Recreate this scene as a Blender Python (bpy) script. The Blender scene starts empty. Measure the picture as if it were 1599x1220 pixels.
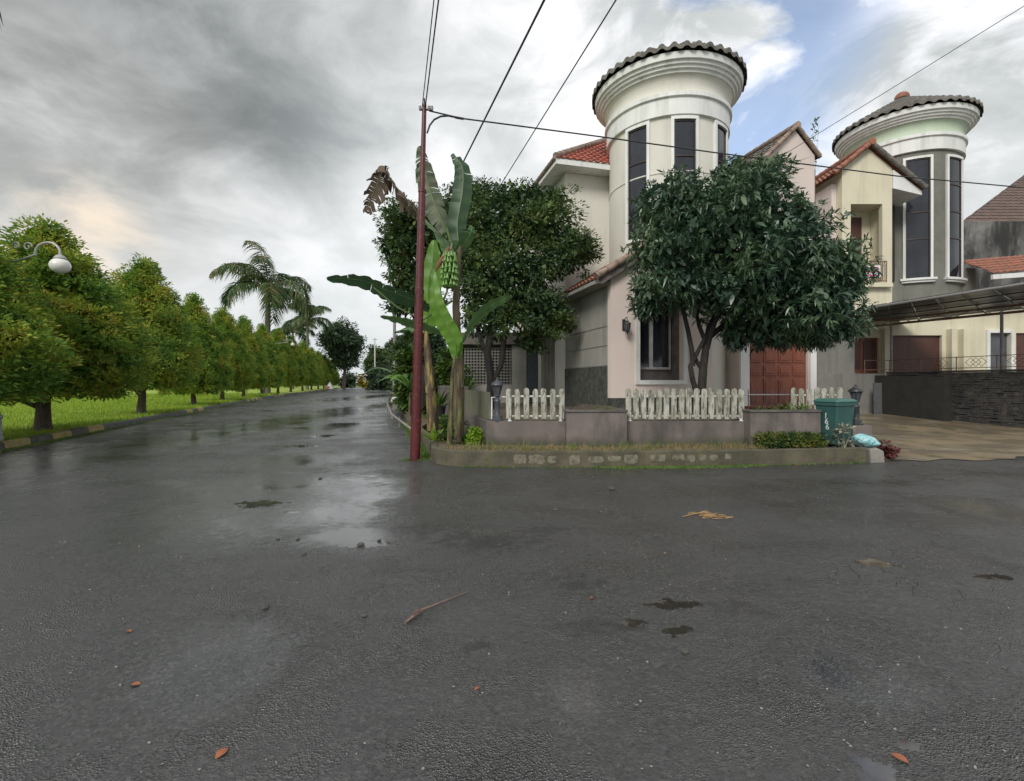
import bpy, math, random
import numpy as np
from mathutils import Matrix, Vector
R_ = math.radians
S = bpy.context.scene
C = S.collection
F, CX, HY, EYE = 760.0, 799.5, 598.0, 1.6      # focal length (px), centre column, horizon row, eye height

# ---------------------------------------------------------------- camera
cam = bpy.data.objects.new('camera', bpy.data.cameras.new('camera')); C.objects.link(cam)
cam.data.sensor_width = 36; cam.data.lens = 36 * F / 1599
cam.data.shift_y = -(610 - HY) / 1599
cam.location = (0, 0, EYE); cam.rotation_euler = (R_(90), 0, 0)
cam.data.clip_start = .05; cam.data.clip_end = 4000
S.camera = cam
S.view_settings.view_transform = 'Standard'; S.view_settings.look = 'None'
S.view_settings.exposure = 0.66; S.view_settings.gamma = 1

# ---------------------------------------------------------------- sky and sun
SUN_EL, SUN_AZ = R_(38), R_(205)      # azimuth the light comes from, clockwise from +Y
W = bpy.data.worlds.new('World'); S.world = W; W.use_nodes = True
nt = W.node_tree; nt.nodes.clear()
def N(t, tree=None, **kw):
    n = (tree or nt).nodes.new(t)
    for k, v in kw.items():
        setattr(n, k, v)
    return n
def world():
    L = nt.links.new
    def math_(op, a, b=None, clamp=False):
        m = N('ShaderNodeMath', operation=op); m.use_clamp = clamp
        for i, s in enumerate((a, b)):
            if s is None: continue
            if hasattr(s, 'links'): L(s, m.inputs[i])
            else: m.inputs[i].default_value = s
        return m.outputs[0]
    def mixc(f, a, b):
        m = N('ShaderNodeMix', data_type='RGBA')
        for i, s in ((0, f), (6, a), (7, b)):
            if hasattr(s, 'links'): L(s, m.inputs[i])
            elif i == 0: m.inputs[i].default_value = s
            else: m.inputs[i].default_value = (*s, 1)
        return m.outputs[2]
    tc = N('ShaderNodeTexCoord'); sep = N('ShaderNodeSeparateXYZ'); L(tc.outputs['Generated'], sep.inputs[0])
    x, y, z = sep.outputs
    zz = math_('ADD', math_('MAXIMUM', z, 0.0), .22)
    comb = N('ShaderNodeCombineXYZ')
    L(x, comb.inputs[0]); L(y, comb.inputs[1]); L(math_('MULTIPLY', z, 1.9), comb.inputs[2])
    def noise(scale, detail, dist, off, rough=.5):
        mp = N('ShaderNodeMapping'); mp.inputs['Location'].default_value = off
        L(comb.outputs[0], mp.inputs[0])
        n = N('ShaderNodeTexNoise'); n.inputs['Scale'].default_value = scale; n.inputs['Detail'].default_value = detail
        n.inputs['Distortion'].default_value = dist; n.inputs['Roughness'].default_value = rough
        L(mp.outputs[0], n.inputs['Vector']); return n.outputs[0]
    def ramp(s, pts):
        r = N('ShaderNodeValToRGB'); L(s, r.inputs[0]); e = r.color_ramp.elements
        e[0].position = pts[0][0]; e[0].color = (*pts[0][1], 1)
        e[1].position = pts[-1][0]; e[1].color = (*pts[-1][1], 1)
        for p, c in pts[1:-1]:
            q = e.new(p); q.color = (*c, 1)
        return r.outputs[0]
    def toward(px, py, sharp0, sharp1):     # 1 near the direction of sky seen there, 0 away
        v = Vector(((px - CX) / F, 1, (HY - py) / F)).normalized()
        d = N('ShaderNodeVectorMath', operation='DOT_PRODUCT'); L(tc.outputs['Generated'], d.inputs[0]); d.inputs[1].default_value = v
        mr = N('ShaderNodeMapRange', interpolation_type='SMOOTHSTEP')
        L(d.outputs['Value'], mr.inputs[0]); mr.inputs[1].default_value = sharp0; mr.inputs[2].default_value = sharp1
        return mr.outputs[0]
    big = noise(2.0, 7, .35, (1.3, 4.2, 0), .52)
    fine = noise(4.6, 8, .45, (7.7, 2.2, 0), .58)
    n1 = math_('ADD', math_('MULTIPLY', big, .55), math_('MULTIPLY', fine, .45))
    light = ramp(n1, [(.38, (.34, .365, .37)), (.46, (.44, .46, .463)), (.54, (.54, .555, .56)), (.62, (.68, .685, .70))])
    dark = ramp(n1, [(.40, (.11, .122, .128)), (.48, (.165, .178, .182)), (.54, (.25, .265, .27)), (.62, (.42, .435, .44))])
    dm = math_('MAXIMUM', math_('MULTIPLY', toward(140, 50, .91, .992), .92), math_('MULTIPLY', toward(520, -220, .95, .998), .5))
    col = mixc(dm, light, dark)
    # pale band near the horizon
    hz = N('ShaderNodeMapRange', interpolation_type='SMOOTHSTEP'); L(z, hz.inputs[0])
    hz.inputs[1].default_value = .0; hz.inputs[2].default_value = .42; hz.inputs[3].default_value = .65; hz.inputs[4].default_value = 0
    col = mixc(hz.outputs[0], col, (.52, .55, .56))
    # warm break in the cloud, low on the left
    wm = math_('MULTIPLY', toward(120, 385, .992, .9997), ramp(fine, [(.40, (0, 0, 0)), (.58, (1, 1, 1))]))
    col = mixc(math_('MULTIPLY', wm, .6), col, (.80, .64, .47))
    warm2 = toward(0, 350, .90, .995)
    col = mixc(math_('MULTIPLY', warm2, .10), col, (.62, .56, .47))
    # brighter white clouds right
    wr = toward(1230, 90, .86, .99)
    col = mixc(math_('MULTIPLY', wr, ramp(fine, [(.42, (0, 0, 0)), (.60, (.85, .85, .85))])), col, (.80, .80, .83))
    bgc = N('ShaderNodeBackground'); L(col, bgc.inputs[0]); bgc.inputs[1].default_value = .98
    sky = N('ShaderNodeTexSky', sky_type='NISHITA'); sky.sun_disc = False
    sky.sun_elevation = SUN_EL; sky.sun_rotation = SUN_AZ
    hs = N('ShaderNodeHueSaturation'); hs.inputs['Saturation'].default_value = .85; L(sky.outputs[0], hs.inputs['Color'])
    bgs = N('ShaderNodeBackground'); L(hs.outputs[0], bgs.inputs[0]); bgs.inputs[1].default_value = .14
    # holes in the cloud where blue shows
    blue = noise(4.2, 7, .5, (3.1, 9.4, 0), .55)
    bm = ramp(blue, [(.48, (1, 1, 1)), (.60, (0, 0, 0))])
    area = math_('MAXIMUM', toward(1190, 40, .978, .998), math_('MULTIPLY', toward(1150, 200, .982, .9995), 1.0))
    gap = math_('MULTIPLY', math_('MULTIPLY', bm, .9), area)
    mx = N('ShaderNodeMixShader'); L(gap, mx.inputs[0]); L(bgc.outputs[0], mx.inputs[1]); L(bgs.outputs[0], mx.inputs[2])
    o = N('ShaderNodeOutputWorld'); L(mx.outputs[0], o.inputs[0])
world()
sun = bpy.data.objects.new('sun', bpy.data.lights.new('sun', 'SUN')); C.objects.link(sun)
sun.data.energy = 1.5; sun.data.angle = R_(20); sun.data.color = (1, .95, .88)
sd = Vector((math.sin(SUN_AZ) * math.cos(SUN_EL), math.cos(SUN_AZ) * math.cos(SUN_EL), math.sin(SUN_EL)))
sun.rotation_euler = sd.to_track_quat('Z', 'Y').to_euler(); sun.location = sd * 60

# ---------------------------------------------------------------- helpers
def P(px, py, Y): return ((px - CX) / F * Y, Y, EYE + (HY - py) / F * Y)
def G(px, py, z=0.0):
    Y = (EYE - z) * F / (py - HY); return ((px - CX) / F * Y, Y, z)
ROOT = {}
def tag(o, label=None, cat=None, group=None, kind=None):
    if label: o['label'] = label
    if cat: o['category'] = cat
    if group: o['group'] = group
    if kind: o['kind'] = kind
    return o
def empty(name, loc, label, cat, group=None, rz=0.0):
    o = bpy.data.objects.new(name, None); C.objects.link(o)
    o.location = loc; o.rotation_euler = (0, 0, rz); o.empty_display_size = .2
    ROOT[o.name] = (Matrix.Translation(Vector(loc)) @ Matrix.Rotation(rz, 4, 'Z')).inverted()
    return tag(o, label, cat, group)
def children(o): return [c for c in C.objects if c.parent == o]
def copy_tree(o, parent=None):
    c = o.copy(); C.objects.link(c)
    if parent: c.parent = parent
    for ch in children(o): copy_tree(ch, c)
    return c
def root_inv(parent):
    p = parent
    while p.parent: p = p.parent
    return ROOT.get(p.name, Matrix.Identity(4))
def link(name, me, mat, parent=None, world=False):
    o = bpy.data.objects.new(name, me)
    for m in (mat if isinstance(mat, (list, tuple)) else [mat]): me.materials.append(m)
    C.objects.link(o)
    if parent is not None:
        o.parent = parent
        if world: me.transform(root_inv(parent))
    return o
class MB:
    def __init__(s): s.v = []; s.f = []; s.mi = []; s.cur = 0
    def add(s, vs, fs):
        n = len(s.v); s.v += [tuple(p) for p in vs]; s.f += [tuple(i + n for i in f) for f in fs]; s.mi += [s.cur] * len(fs); return s
    def box(s, a, b, M=None):
        x0, y0, z0 = a; x1, y1, z1 = b
        vs = [(x0, y0, z0), (x1, y0, z0), (x1, y1, z0), (x0, y1, z0), (x0, y0, z1), (x1, y0, z1), (x1, y1, z1), (x0, y1, z1)]
        if M is not None: vs = [tuple(M @ Vector(p)) for p in vs]
        return s.add(vs, [(0, 3, 2, 1), (4, 5, 6, 7), (0, 1, 5, 4), (1, 2, 6, 5), (2, 3, 7, 6), (3, 0, 4, 7)])
    def tube(s, pts, r, n=8, cap=True):
        pts = [Vector(p) for p in pts]; k = len(pts)
        rs = r if isinstance(r, (list, tuple)) else [r] * k
        vs = []; prev = None
        for i, p in enumerate(pts):
            d = (pts[min(i + 1, k - 1)] - pts[max(i - 1, 0)]).normalized()
            if prev is None:
                u = d.orthogonal().normalized()
            else:
                u = (prev - d * prev.dot(d)).normalized()
            prev = u; w = d.cross(u)
            vs += [p + (u * math.cos(t) + w * math.sin(t)) * rs[i] for t in (2 * math.pi * j / n for j in range(n))]
        fs = [(i * n + j, i * n + (j + 1) % n, (i + 1) * n + (j + 1) % n, (i + 1) * n + j) for i in range(k - 1) for j in range(n)]
        if cap: fs += [tuple(range(n))[::-1], tuple((k - 1) * n + j for j in range(n))]
        return s.add(vs, fs)
    def lathe(s, prof, c=(0, 0, 0), n=24, a0=0.0, a1=2 * math.pi, M=None):
        full = abs(a1 - a0 - 2 * math.pi) < 1e-6; m = n if full else n + 1
        vs = []
        for r, z in prof:
            for j in range(m):
                t = a0 + (a1 - a0) * j / n
                vs.append((c[0] + r * math.cos(t), c[1] + r * math.sin(t), c[2] + z))
        if M is not None: vs = [tuple(M @ Vector(p)) for p in vs]
        fs = []
        for i in range(len(prof) - 1):
            for j in range(n):
                k = (j + 1) % m
                fs.append((i * m + j, i * m + k, (i + 1) * m + k, (i + 1) * m + j))
        return s.add(vs, fs)
    def prism(s, poly, z0, z1):
        n = len(poly)
        vs = [(x, y, z0) for x, y in poly] + [(x, y, z1) for x, y in poly]
        return s.add(vs, [tuple(range(n))[::-1], tuple(range(n, 2 * n))] + [(i, (i + 1) % n, n + (i + 1) % n, n + i) for i in range(n)])
    def extr(s, poly, d):       # 3-D polygon pushed along d
        n = len(poly); d = Vector(d)
        vs = [Vector(p) for p in poly] + [Vector(p) + d for p in poly]
        return s.add(vs, [tuple(range(n))[::-1], tuple(range(n, 2 * n))] + [(i, (i + 1) % n, n + (i + 1) % n, n + i) for i in range(n)])
    def build(s, name, mat, parent=None, world=False, bevel=0, smooth=True, fixn=True):
        me = bpy.data.meshes.new(name); me.from_pydata(s.v, [], s.f); me.update()
        if fixn:
            import bmesh
            bm = bmesh.new(); bm.from_mesh(me); bmesh.ops.recalc_face_normals(bm, faces=bm.faces); bm.to_mesh(me); bm.free()
        me.polygons.foreach_set('material_index', s.mi)
        if smooth:
            me.shade_smooth(); me.set_sharp_from_angle(angle=R_(38))
        o = link(name, me, mat, parent, world)
        if bevel:
            b = o.modifiers.new('bevel', 'BEVEL'); b.width = bevel; b.segments = 2; b.limit_method = 'ANGLE'; b.angle_limit = R_(40)
        return o
def wall_grid(m, x0, x1, z0, z1, y0, y1, holes=()):     # wall with real openings
    xs = sorted({x0, x1, *[h[0] for h in holes], *[h[1] for h in holes]}); zs = sorted({z0, z1, *[h[2] for h in holes], *[h[3] for h in holes]})
    def solid(i, j):
        if i < 0 or j < 0 or i >= len(xs) - 1 or j >= len(zs) - 1: return False
        cx, cz = (xs[i] + xs[i + 1]) / 2, (zs[j] + zs[j + 1]) / 2
        return not any(h[0] < cx < h[1] and h[2] < cz < h[3] for h in holes)
    for i in range(len(xs) - 1):
        for j in range(len(zs) - 1):
            if not solid(i, j): continue
            a, b, c, d = xs[i], xs[i + 1], zs[j], zs[j + 1]
            m.add([(a, y0, c), (b, y0, c), (b, y0, d), (a, y0, d)], [(0, 1, 2, 3)])
            m.add([(a, y1, c), (b, y1, c), (b, y1, d), (a, y1, d)], [(3, 2, 1, 0)])
            if not solid(i - 1, j): m.add([(a, y0, c), (a, y1, c), (a, y1, d), (a, y0, d)], [(3, 2, 1, 0)])
            if not solid(i + 1, j): m.add([(b, y0, c), (b, y1, c), (b, y1, d), (b, y0, d)], [(0, 1, 2, 3)])
            if not solid(i, j - 1): m.add([(a, y0, c), (b, y0, c), (b, y1, c), (a, y1, c)], [(3, 2, 1, 0)])
            if not solid(i, j + 1): m.add([(a, y0, d), (b, y0, d), (b, y1, d), (a, y1, d)], [(0, 1, 2, 3)])
def npmesh(name, V, Fq, mat, parent=None, world=False, smooth=False):
    V = np.asarray(V, np.float32); Fq = np.asarray(Fq, np.int32)
    me = bpy.data.meshes.new(name)
    me.vertices.add(len(V)); me.vertices.foreach_set('co', V.ravel())
    k = Fq.shape[1]
    me.loops.add(Fq.size); me.loops.foreach_set('vertex_index', Fq.ravel())
    me.polygons.add(len(Fq)); me.polygons.foreach_set('loop_start', np.arange(0, Fq.size, k, dtype=np.int32))
    me.update(calc_edges=True); me.validate()
    if smooth: me.shade_smooth()
    return link(name, me, mat, parent, world)
def unit(v): return v / np.maximum(np.linalg.norm(v, axis=-1, keepdims=True), 1e-9)
def ribbons(B, D, L, Wd, droop=.3, prof=(.2, 1, .75, .06), rng=None, twist=.6):
    n = len(B); k = len(prof); D = unit(D)
    U = np.tile(np.array([0, 0, 1.0]), (n, 1)) + (rng.normal(0, twist, (n, 3)) if rng is not None else 0)
    Sd = unit(np.cross(D, U)); V = np.zeros((n, k, 2, 3))
    L = np.broadcast_to(L, (n,)); Wd = np.broadcast_to(Wd, (n,)); dr = np.broadcast_to(droop, (n,))
    for i, p in enumerate(prof):
        t = i / (k - 1)
        c = B + D * (L * t)[:, None]; c = c.copy(); c[:, 2] -= dr * L * t * t
        V[:, i, 0] = c - Sd * (Wd * p / 2)[:, None]; V[:, i, 1] = c + Sd * (Wd * p / 2)[:, None]
    base = (np.arange(n) * k * 2)[:, None]
    Fs = []
    for i in range(k - 1):
        Fs.append(base + np.array([[2 * i, 2 * i + 1, 2 * i + 3, 2 * i + 2]]))
    return V.reshape(-1, 3), np.concatenate(Fs)
def merge(parts):
    Vs, Fs, o = [], [], 0
    for V, Fq in parts: Vs.append(V); Fs.append(Fq + o); o += len(V)
    return np.concatenate(Vs), np.concatenate(Fs)
def sphere(rng, n): return unit(rng.normal(size=(n, 3)))
def clumpy(rng, cent, outw, crad, per, leaf, droop=.25, asp=.45, flat=.7):
    """leaves round clump centres; outw = outward direction of each clump"""
    n = len(cent) * per
    c = np.repeat(cent, per, 0); o = np.repeat(outw, per, 0); cr = np.repeat(np.broadcast_to(crad, (len(cent),)), per)
    off = sphere(rng, n) * (rng.random(n) ** .45 * cr)[:, None]; off[:, 2] *= flat
    D = unit(off) * .8 + o * .5 + rng.normal(0, .35, (n, 3)); D[:, 2] += .1
    L = leaf * rng.uniform(.65, 1.3, n)
    return ribbons(c + off, D, L, L * asp, droop, (.25, 1, .1), rng)
def ellipsoid_clumps(rng, E, fill=True, crad=.5, per=60, leaf=.14, dens=1.0, **kw):
    """E: list of (cx,cy,cz,rx,ry,rz)"""
    out = []
    for (cx, cy, cz, rx, ry, rz) in E:
        n = max(6, int(dens * (rx * ry + ry * rz + rx * rz) * 1.33 / (crad * crad) * .95))
        d = sphere(rng, n); rr = rng.uniform(.72, 1.04, n)
        ct = np.array([cx, cy, cz]) + d * np.array([rx, ry, rz]) * rr[:, None]
        out.append(clumpy(rng, ct, d, rng.uniform(.6, 1.25, n) * crad, per, leaf, **kw))
        if fill:
            m = int(n * per * .34); d = sphere(rng, m) * (rng.random(m) ** .4 * .82)[:, None]
            c = np.array([cx, cy, cz]) + d * np.array([rx, ry, rz])
            out.append(ribbons(c, sphere(rng, m), leaf * 1.6, leaf * 1.2, .2, (.4, 1, .2), rng))
    return merge(out)

# ---------------------------------------------------------------- materials
def mat(name, base, rough=.6, base2=None, scale=3.0, detail=6, lo=.35, hi=.65, bump=0, bscale=40, spec=.5, metal=0, perobj=False,
        streak=None, streak_amt=.5, sscale=(4, 4, .35), slo=.5, shi=.72, speck=None, emit=None, coat=0, damp=None, stretch=(1, 1, 1)):
    m = bpy.data.materials.new(name); m.use_nodes = True
    t = m.node_tree; b = t.nodes['Principled BSDF']; L = t.links.new
    b.inputs['Roughness'].default_value = rough; b.inputs['Metallic'].default_value = metal
    b.inputs['Specular IOR Level'].default_value = spec; b.inputs['Base Color'].default_value = (*base, 1)
    b.inputs['Coat Weight'].default_value = coat
    tc = t.nodes.new('ShaderNodeTexCoord'); col = None
    def noise(sc, st=(1, 1, 1), det=detail, loc=(0, 0, 0)):
        mp = t.nodes.new('ShaderNodeMapping'); mp.inputs['Scale'].default_value = st; mp.inputs['Location'].default_value = loc
        if perobj:
            oi = t.nodes.new('ShaderNodeObjectInfo'); av = t.nodes.new('ShaderNodeVectorMath'); av.operation = 'MULTIPLY_ADD'; L(oi.outputs['Random'], av.inputs[0]); av.inputs[1].default_value = (37, 53, 29); L(tc.outputs['Object'], av.inputs[2]); L(av.outputs[0], mp.inputs[0])
        else: L(tc.outputs['Object'], mp.inputs[0])
        n = t.nodes.new('ShaderNodeTexNoise'); n.inputs['Scale'].default_value = sc; n.inputs['Detail'].default_value = det; n.inputs['Roughness'].default_value = .6
        L(mp.outputs[0], n.inputs['Vector']); return n.outputs[0]
    def rng_(s, a, c, o0=0, o1=1):
        r = t.nodes.new('ShaderNodeMapRange'); L(s, r.inputs[0])
        for i, v in enumerate((a, c, o0, o1)): r.inputs[i + 1].default_value = v
        return r.outputs[0]
    def mix(f, a, c):
        x = t.nodes.new('ShaderNodeMix'); x.data_type = 'RGBA'
        L(f, x.inputs[0])
        for i, s in ((6, a), (7, c)):
            if hasattr(s, 'links'): L(s, x.inputs[i])
            else: x.inputs[i].default_value = (*s, 1)
        return x.outputs[2]
    if base2 is not None: col = mix(rng_(noise(scale, stretch), lo, hi), base, base2)
    if streak is not None:
        col = mix(rng_(noise(1.0, sscale, 8, (3, 1, 7)), slo, shi, 0, streak_amt), col if col is not None else base, streak)
    if damp is not None:        # (colour, z0, z1): dirt splashed up the foot of a wall
        sp = t.nodes.new('ShaderNodeSeparateXYZ'); ge = t.nodes.new('ShaderNodeNewGeometry'); L(ge.outputs['Position'], sp.inputs[0])
        ad = t.nodes.new('ShaderNodeMath'); ad.operation = 'MULTIPLY_ADD'; L(noise(2.2, (1, 1, .6)), ad.inputs[0]); ad.inputs[1].default_value = (damp[2] - damp[1]) * 1.8; L(sp.outputs[2], ad.inputs[2])
        mid = (damp[2] - damp[1]) * .9
        col = mix(rng_(ad.outputs[0], damp[1] + mid, damp[2] + mid, .85, 0), col if col is not None else base, damp[0])
    if speck is not None:
        col = mix(rng_(noise(speck[1], (1, 1, 1), 3), .58, .66, 0, speck[2] if len(speck) > 2 else .6), col if col is not None else base, speck[0])
    if col is not None: L(col, b.inputs['Base Color'])
    if bump:
        bn = t.nodes.new('ShaderNodeBump'); bn.inputs['Strength'].default_value = bump; bn.inputs['Distance'].default_value = .02
        L(noise(bscale), bn.inputs['Height']); L(bn.outputs[0], b.inputs['Normal'])
    if emit: b.inputs['Emission Color'].default_value = (*emit[0], 1); b.inputs['Emission Strength'].default_value = emit[1]
    return m
def leafmat(name, cols, rough=.5, trans=.25, spec=.4, nscale=1.2, tips=None):
    m = bpy.data.materials.new(name); m.use_nodes = True
    t = m.node_tree; b = t.nodes['Principled BSDF']; L = t.links.new
    b.inputs['Roughness'].default_value = rough; b.inputs['Specular IOR Level'].default_value = spec
    g = t.nodes.new('ShaderNodeNewGeometry'); r = t.nodes.new('ShaderNodeValToRGB')
    tc = t.nodes.new('ShaderNodeTexCoord'); n = t.nodes.new('ShaderNodeTexNoise'); n.inputs['Scale'].default_value = nscale; n.inputs['Detail'].default_value = 3
    L(tc.outputs['Object'], n.inputs['Vector'])
    a = t.nodes.new('ShaderNodeMath'); a.operation = 'MULTIPLY_ADD'; L(n.outputs[0], a.inputs[0]); a.inputs[1].default_value = 1.9; a.inputs[2].default_value = -.66
    c = t.nodes.new('ShaderNodeMath'); c.operation = 'MULTIPLY_ADD'; L(g.outputs['Random Per Island'], c.inputs[0]); c.inputs[1].default_value = .42; L(a.outputs[0], c.inputs[2])
    L(c.outputs[0], r.inputs[0]); e = r.color_ramp.elements
    e[0].color = (*cols[0], 1); e[1].color = (*cols[-1], 1); e[0].position = .1; e[1].position = .95
    for i, k in enumerate(cols[1:-1]):
        q = e.new(.1 + .85 * (i + 1) / (len(cols) - 1)); q.color = (*k, 1)
    L(r.outputs[0], b.inputs['Base Color'])
    tr = t.nodes.new('ShaderNodeBsdfTranslucent'); L(r.outputs[0], tr.inputs[0])
    mx = t.nodes.new('ShaderNodeMixShader'); mx.inputs[0].default_value = trans
    L(b.outputs[0], mx.inputs[1]); L(tr.outputs[0], mx.inputs[2]); L(mx.outputs[0], t.nodes['Material Output'].inputs[0])
    return m

PUDDLES = []
def add_puddle(px, py, wpx, hpx):
    x, y, _ = G(px, py); x2 = G(px + wpx, py)[0]; y2 = G(px, py - hpx)[1]
    PUDDLES.append((x, y, abs(x2 - x), abs(y2 - y)))
for a in [(404, 787, 34, 6), (455, 800, 12, 2), (566, 848, 36, 6), (1372, 880, 26, 8), (1052, 944, 30, 8),
          (992, 972, 24, 5), (1372, 1206, 32, 20), (1190, 1160, 0, 0), (468, 697, 28, 2), (506, 681, 18, 2),
          (540, 662, 30, 1.5), (1056, 986, 26, 9), (1545, 900, 26, 5), (1418, 1162, 24, 8)]:
    if a[2]: add_puddle(*a)
DARKS = []
for a in [(640, 829, 62, 10), (852, 828, 56, 8), (1150, 948, 40, 12), (930, 978, 60, 12), (905, 912, 40, 14), (750, 1008, 26, 10), (1395, 755, 90, 6), (760, 845, 90, 14)]:
    x, y, _ = G(a[0], a[1]); DARKS.append((x, y, abs(G(a[0] + a[2], a[1])[0] - x), abs(G(a[0], a[1] - a[3])[1] - y)))
SHEENS = []
for a in [(540, 838, 120, 24), (450, 800, 260, 46), (480, 760, 240, 30), (560, 770, 140, 26), (520, 668, 90, 12), (540, 640, 60, 9), (575, 620, 45, 6), (470, 720, 110, 16), (1560, 800, 80, 30), (1330, 1060, 110, 60), (900, 1080, 60, 60), (330, 1040, 160, 90), (560, 640, 60, 20)]:
    x, y, _ = G(a[0], a[1]); SHEENS.append((x, y, abs(G(a[0] + a[2], a[1])[0] - x), abs(G(a[0], a[1] - a[3])[1] - y)))
def asphalt():
    m = bpy.data.materials.new('wet_asphalt'); m.use_nodes = True
    t = m.node_tree; b = t.nodes['Principled BSDF']; L = t.links.new
    tc = t.nodes.new('ShaderNodeTexCoord'); co = tc.outputs['Object']
    def noise(sc, det=6, rough=.6, st=None, typ='ShaderNodeTexNoise'):
        n = t.nodes.new(typ); n.inputs['Scale'].default_value = sc
        if 'Detail' in n.inputs: n.inputs['Detail'].default_value = det; n.inputs['Roughness'].default_value = rough
        src = co
        if st:
            mp = t.nodes.new('ShaderNodeMapping'); mp.inputs['Scale'].default_value = st; mp.inputs['Rotation'].default_value = (0, 0, R_(15)); L(co, mp.inputs[0]); src = mp.outputs[0]
        L(src, n.inputs['Vector']); return n.outputs[0]
    def mr(s, a, c, o0=0.0, o1=1.0, sm=False):
        r = t.nodes.new('ShaderNodeMapRange'); L(s, r.inputs[0])
        if sm: r.interpolation_type = 'SMOOTHSTEP'
        for i, v in enumerate((a, c, o0, o1)): r.inputs[i + 1].default_value = v
        return r.outputs[0]
    def mth(op, a, c=None):
        x = t.nodes.new('ShaderNodeMath'); x.operation = op
        for i, s in enumerate((a, c)):
            if s is None: continue
            if hasattr(s, 'links'): L(s, x.inputs[i])
            else: x.inputs[i].default_value = s
        return x.outputs[0]
    def mix(f, a, c):
        x = t.nodes.new('ShaderNodeMix'); x.data_type = 'RGBA'; L(f, x.inputs[0])
        for i, s in ((6, a), (7, c)):
            if hasattr(s, 'links'): L(s, x.inputs[i])
            else: x.inputs[i].default_value = (*s, 1)
        return x.outputs[2]
    wob = noise(7.0, 7, .7); wob2 = noise(1.6, 4)
    def blobs(lst, soft0, soft1, w=.9):
        tot = None
        for (x, y, rx, ry) in lst:
            mp = t.nodes.new('ShaderNodeMapping'); mp.inputs['Location'].default_value = (-x / rx, -y / ry, 0); mp.inputs['Scale'].default_value = (1 / rx, 1 / ry, 0)
            L(co, mp.inputs[0]); ln = t.nodes.new('ShaderNodeVectorMath'); ln.operation = 'LENGTH'; L(mp.outputs[0], ln.inputs[0])
            d = mth('ADD', ln.outputs['Value'], mth('MULTIPLY', mth('SUBTRACT', wob, .5), w * 3))
            k = mr(d, soft0, soft1, 1, 0, True)
            tot = k if tot is None else mth('MAXIMUM', tot, k)
        return tot
    pud = blobs(PUDDLES, .8, 1.05, 1.7); drk = blobs(DARKS, .3, 1.3, 1.9); shn = blobs(SHEENS, .25, 1.35, .4)
    fine = noise(85, 3, .7); grit = noise(24, 6, .8); mid = noise(.55, 6, .55); lum = noise(2.3, 6, .6, (1, .5, 1)); big = noise(.16, 4, .5)
    vor = t.nodes.new('ShaderNodeTexVoronoi'); vor.feature = 'DISTANCE_TO_EDGE'; vor.inputs['Scale'].default_value = 3.2
    dn = t.nodes.new('ShaderNodeTexNoise'); dn.inputs['Scale'].default_value = 2.5; L(co, dn.inputs['Vector'])
    va = t.nodes.new('ShaderNodeVectorMath'); va.operation = 'MULTIPLY_ADD'; L(dn.outputs['Color'], va.inputs[0]); va.inputs[1].default_value = (.7, .7, 0); L(co, va.inputs[2])
    L(va.outputs[0], vor.inputs['Vector'])
    cm = blobs([(x, y, abs(rx), abs(ry)) for x, y, rx, ry in [(*G(1300, 860)[:2], 2.4, 1.6), (*G(1480, 960)[:2], 1.2, .8)]], .3, 1.2, .6)
    crack = mth('MULTIPLY', mr(vor.outputs['Distance'], .0, .014, .7, 0), mth('MULTIPLY', cm, mr(noise(1.1, 3), .42, .58)))
    col = mix(mr(grit, .35, .7), (.028, .028, .0295), (.066, .066, .066))
    vc = t.nodes.new('ShaderNodeTexVoronoi'); vc.inputs['Scale'].default_value = 70; L(co, vc.inputs['Vector']); vs_ = t.nodes.new('ShaderNodeSeparateColor'); L(vc.outputs['Color'], vs_.inputs[0])
    col = mix(mr(vs_.outputs[0], .72, .95, 0, .55), col, (.11, .108, .102)); col = mix(mr(vs_.outputs[1], .7, .95, 0, .7), col, (.012, .012, .012))
    col = mix(mr(mid, .35, .7, 0, .45), col, (.055, .053, .051))
    col = mix(mr(fine, .62, .74, 0, .5), col, (.14, .14, .135))
    col = mix(mth('MULTIPLY', drk, .8), col, (.012, .011, .010))
    col = mix(mth('MULTIPLY', crack, .9), col, (.008, .008, .008))
    col = mix(mth('MULTIPLY', pud, .85), col, (.035, .03, .024))
    L(col, b.inputs['Base Color'])
    wet = mth('MULTIPLY', mr(noise(1.0, 5, .55, (.42, .95, 1)), .50, .62, 0, 1, True), mr(noise(.13, 3), .40, .55, .25, 1))
    shn = mth('MAXIMUM', shn, mth('MULTIPLY', wet, .6))
    ro = mth('ADD', mr(mid, .38, .62, .24, .42), mr(lum, .35, .7, -.05, .10))
    ro = mth('MAXIMUM', mth('SUBTRACT', ro, mth('MULTIPLY', shn, .33)), .085)
    ro = mth('ADD', ro, mth('MULTIPLY', drk, .10))
    rx = t.nodes.new('ShaderNodeMix'); rx.data_type = 'FLOAT'; L(pud, rx.inputs[0]); L(ro, rx.inputs[2]); rx.inputs[3].default_value = .04
    L(rx.outputs[0], b.inputs['Roughness']); b.inputs['Specular IOR Level'].default_value = 1.0
    ag = t.nodes.new('ShaderNodeTexVoronoi'); ag.inputs['Scale'].default_value = 85; L(co, ag.inputs['Vector'])
    agh = mth('MULTIPLY', mr(ag.outputs['Distance'], .1, .6, 1, 0), mr(noise(.9, 5, .6), .44, .58, .06, 1.25))
    h = mth('ADD', mth('MULTIPLY', agh, .75), mth('MULTIPLY', noise(7, 5, .6), 1.2))
    h = mth('ADD', h, mth('MULTIPLY', fine, .22)); h = mth('ADD', mth('MULTIPLY', h, 1.0), mth('ADD', mth('MULTIPLY', grit, .6), mth('MULTIPLY', lum, .5)))
    h = mth('SUBTRACT', h, mth('MULTIPLY', crack, .8))
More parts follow.
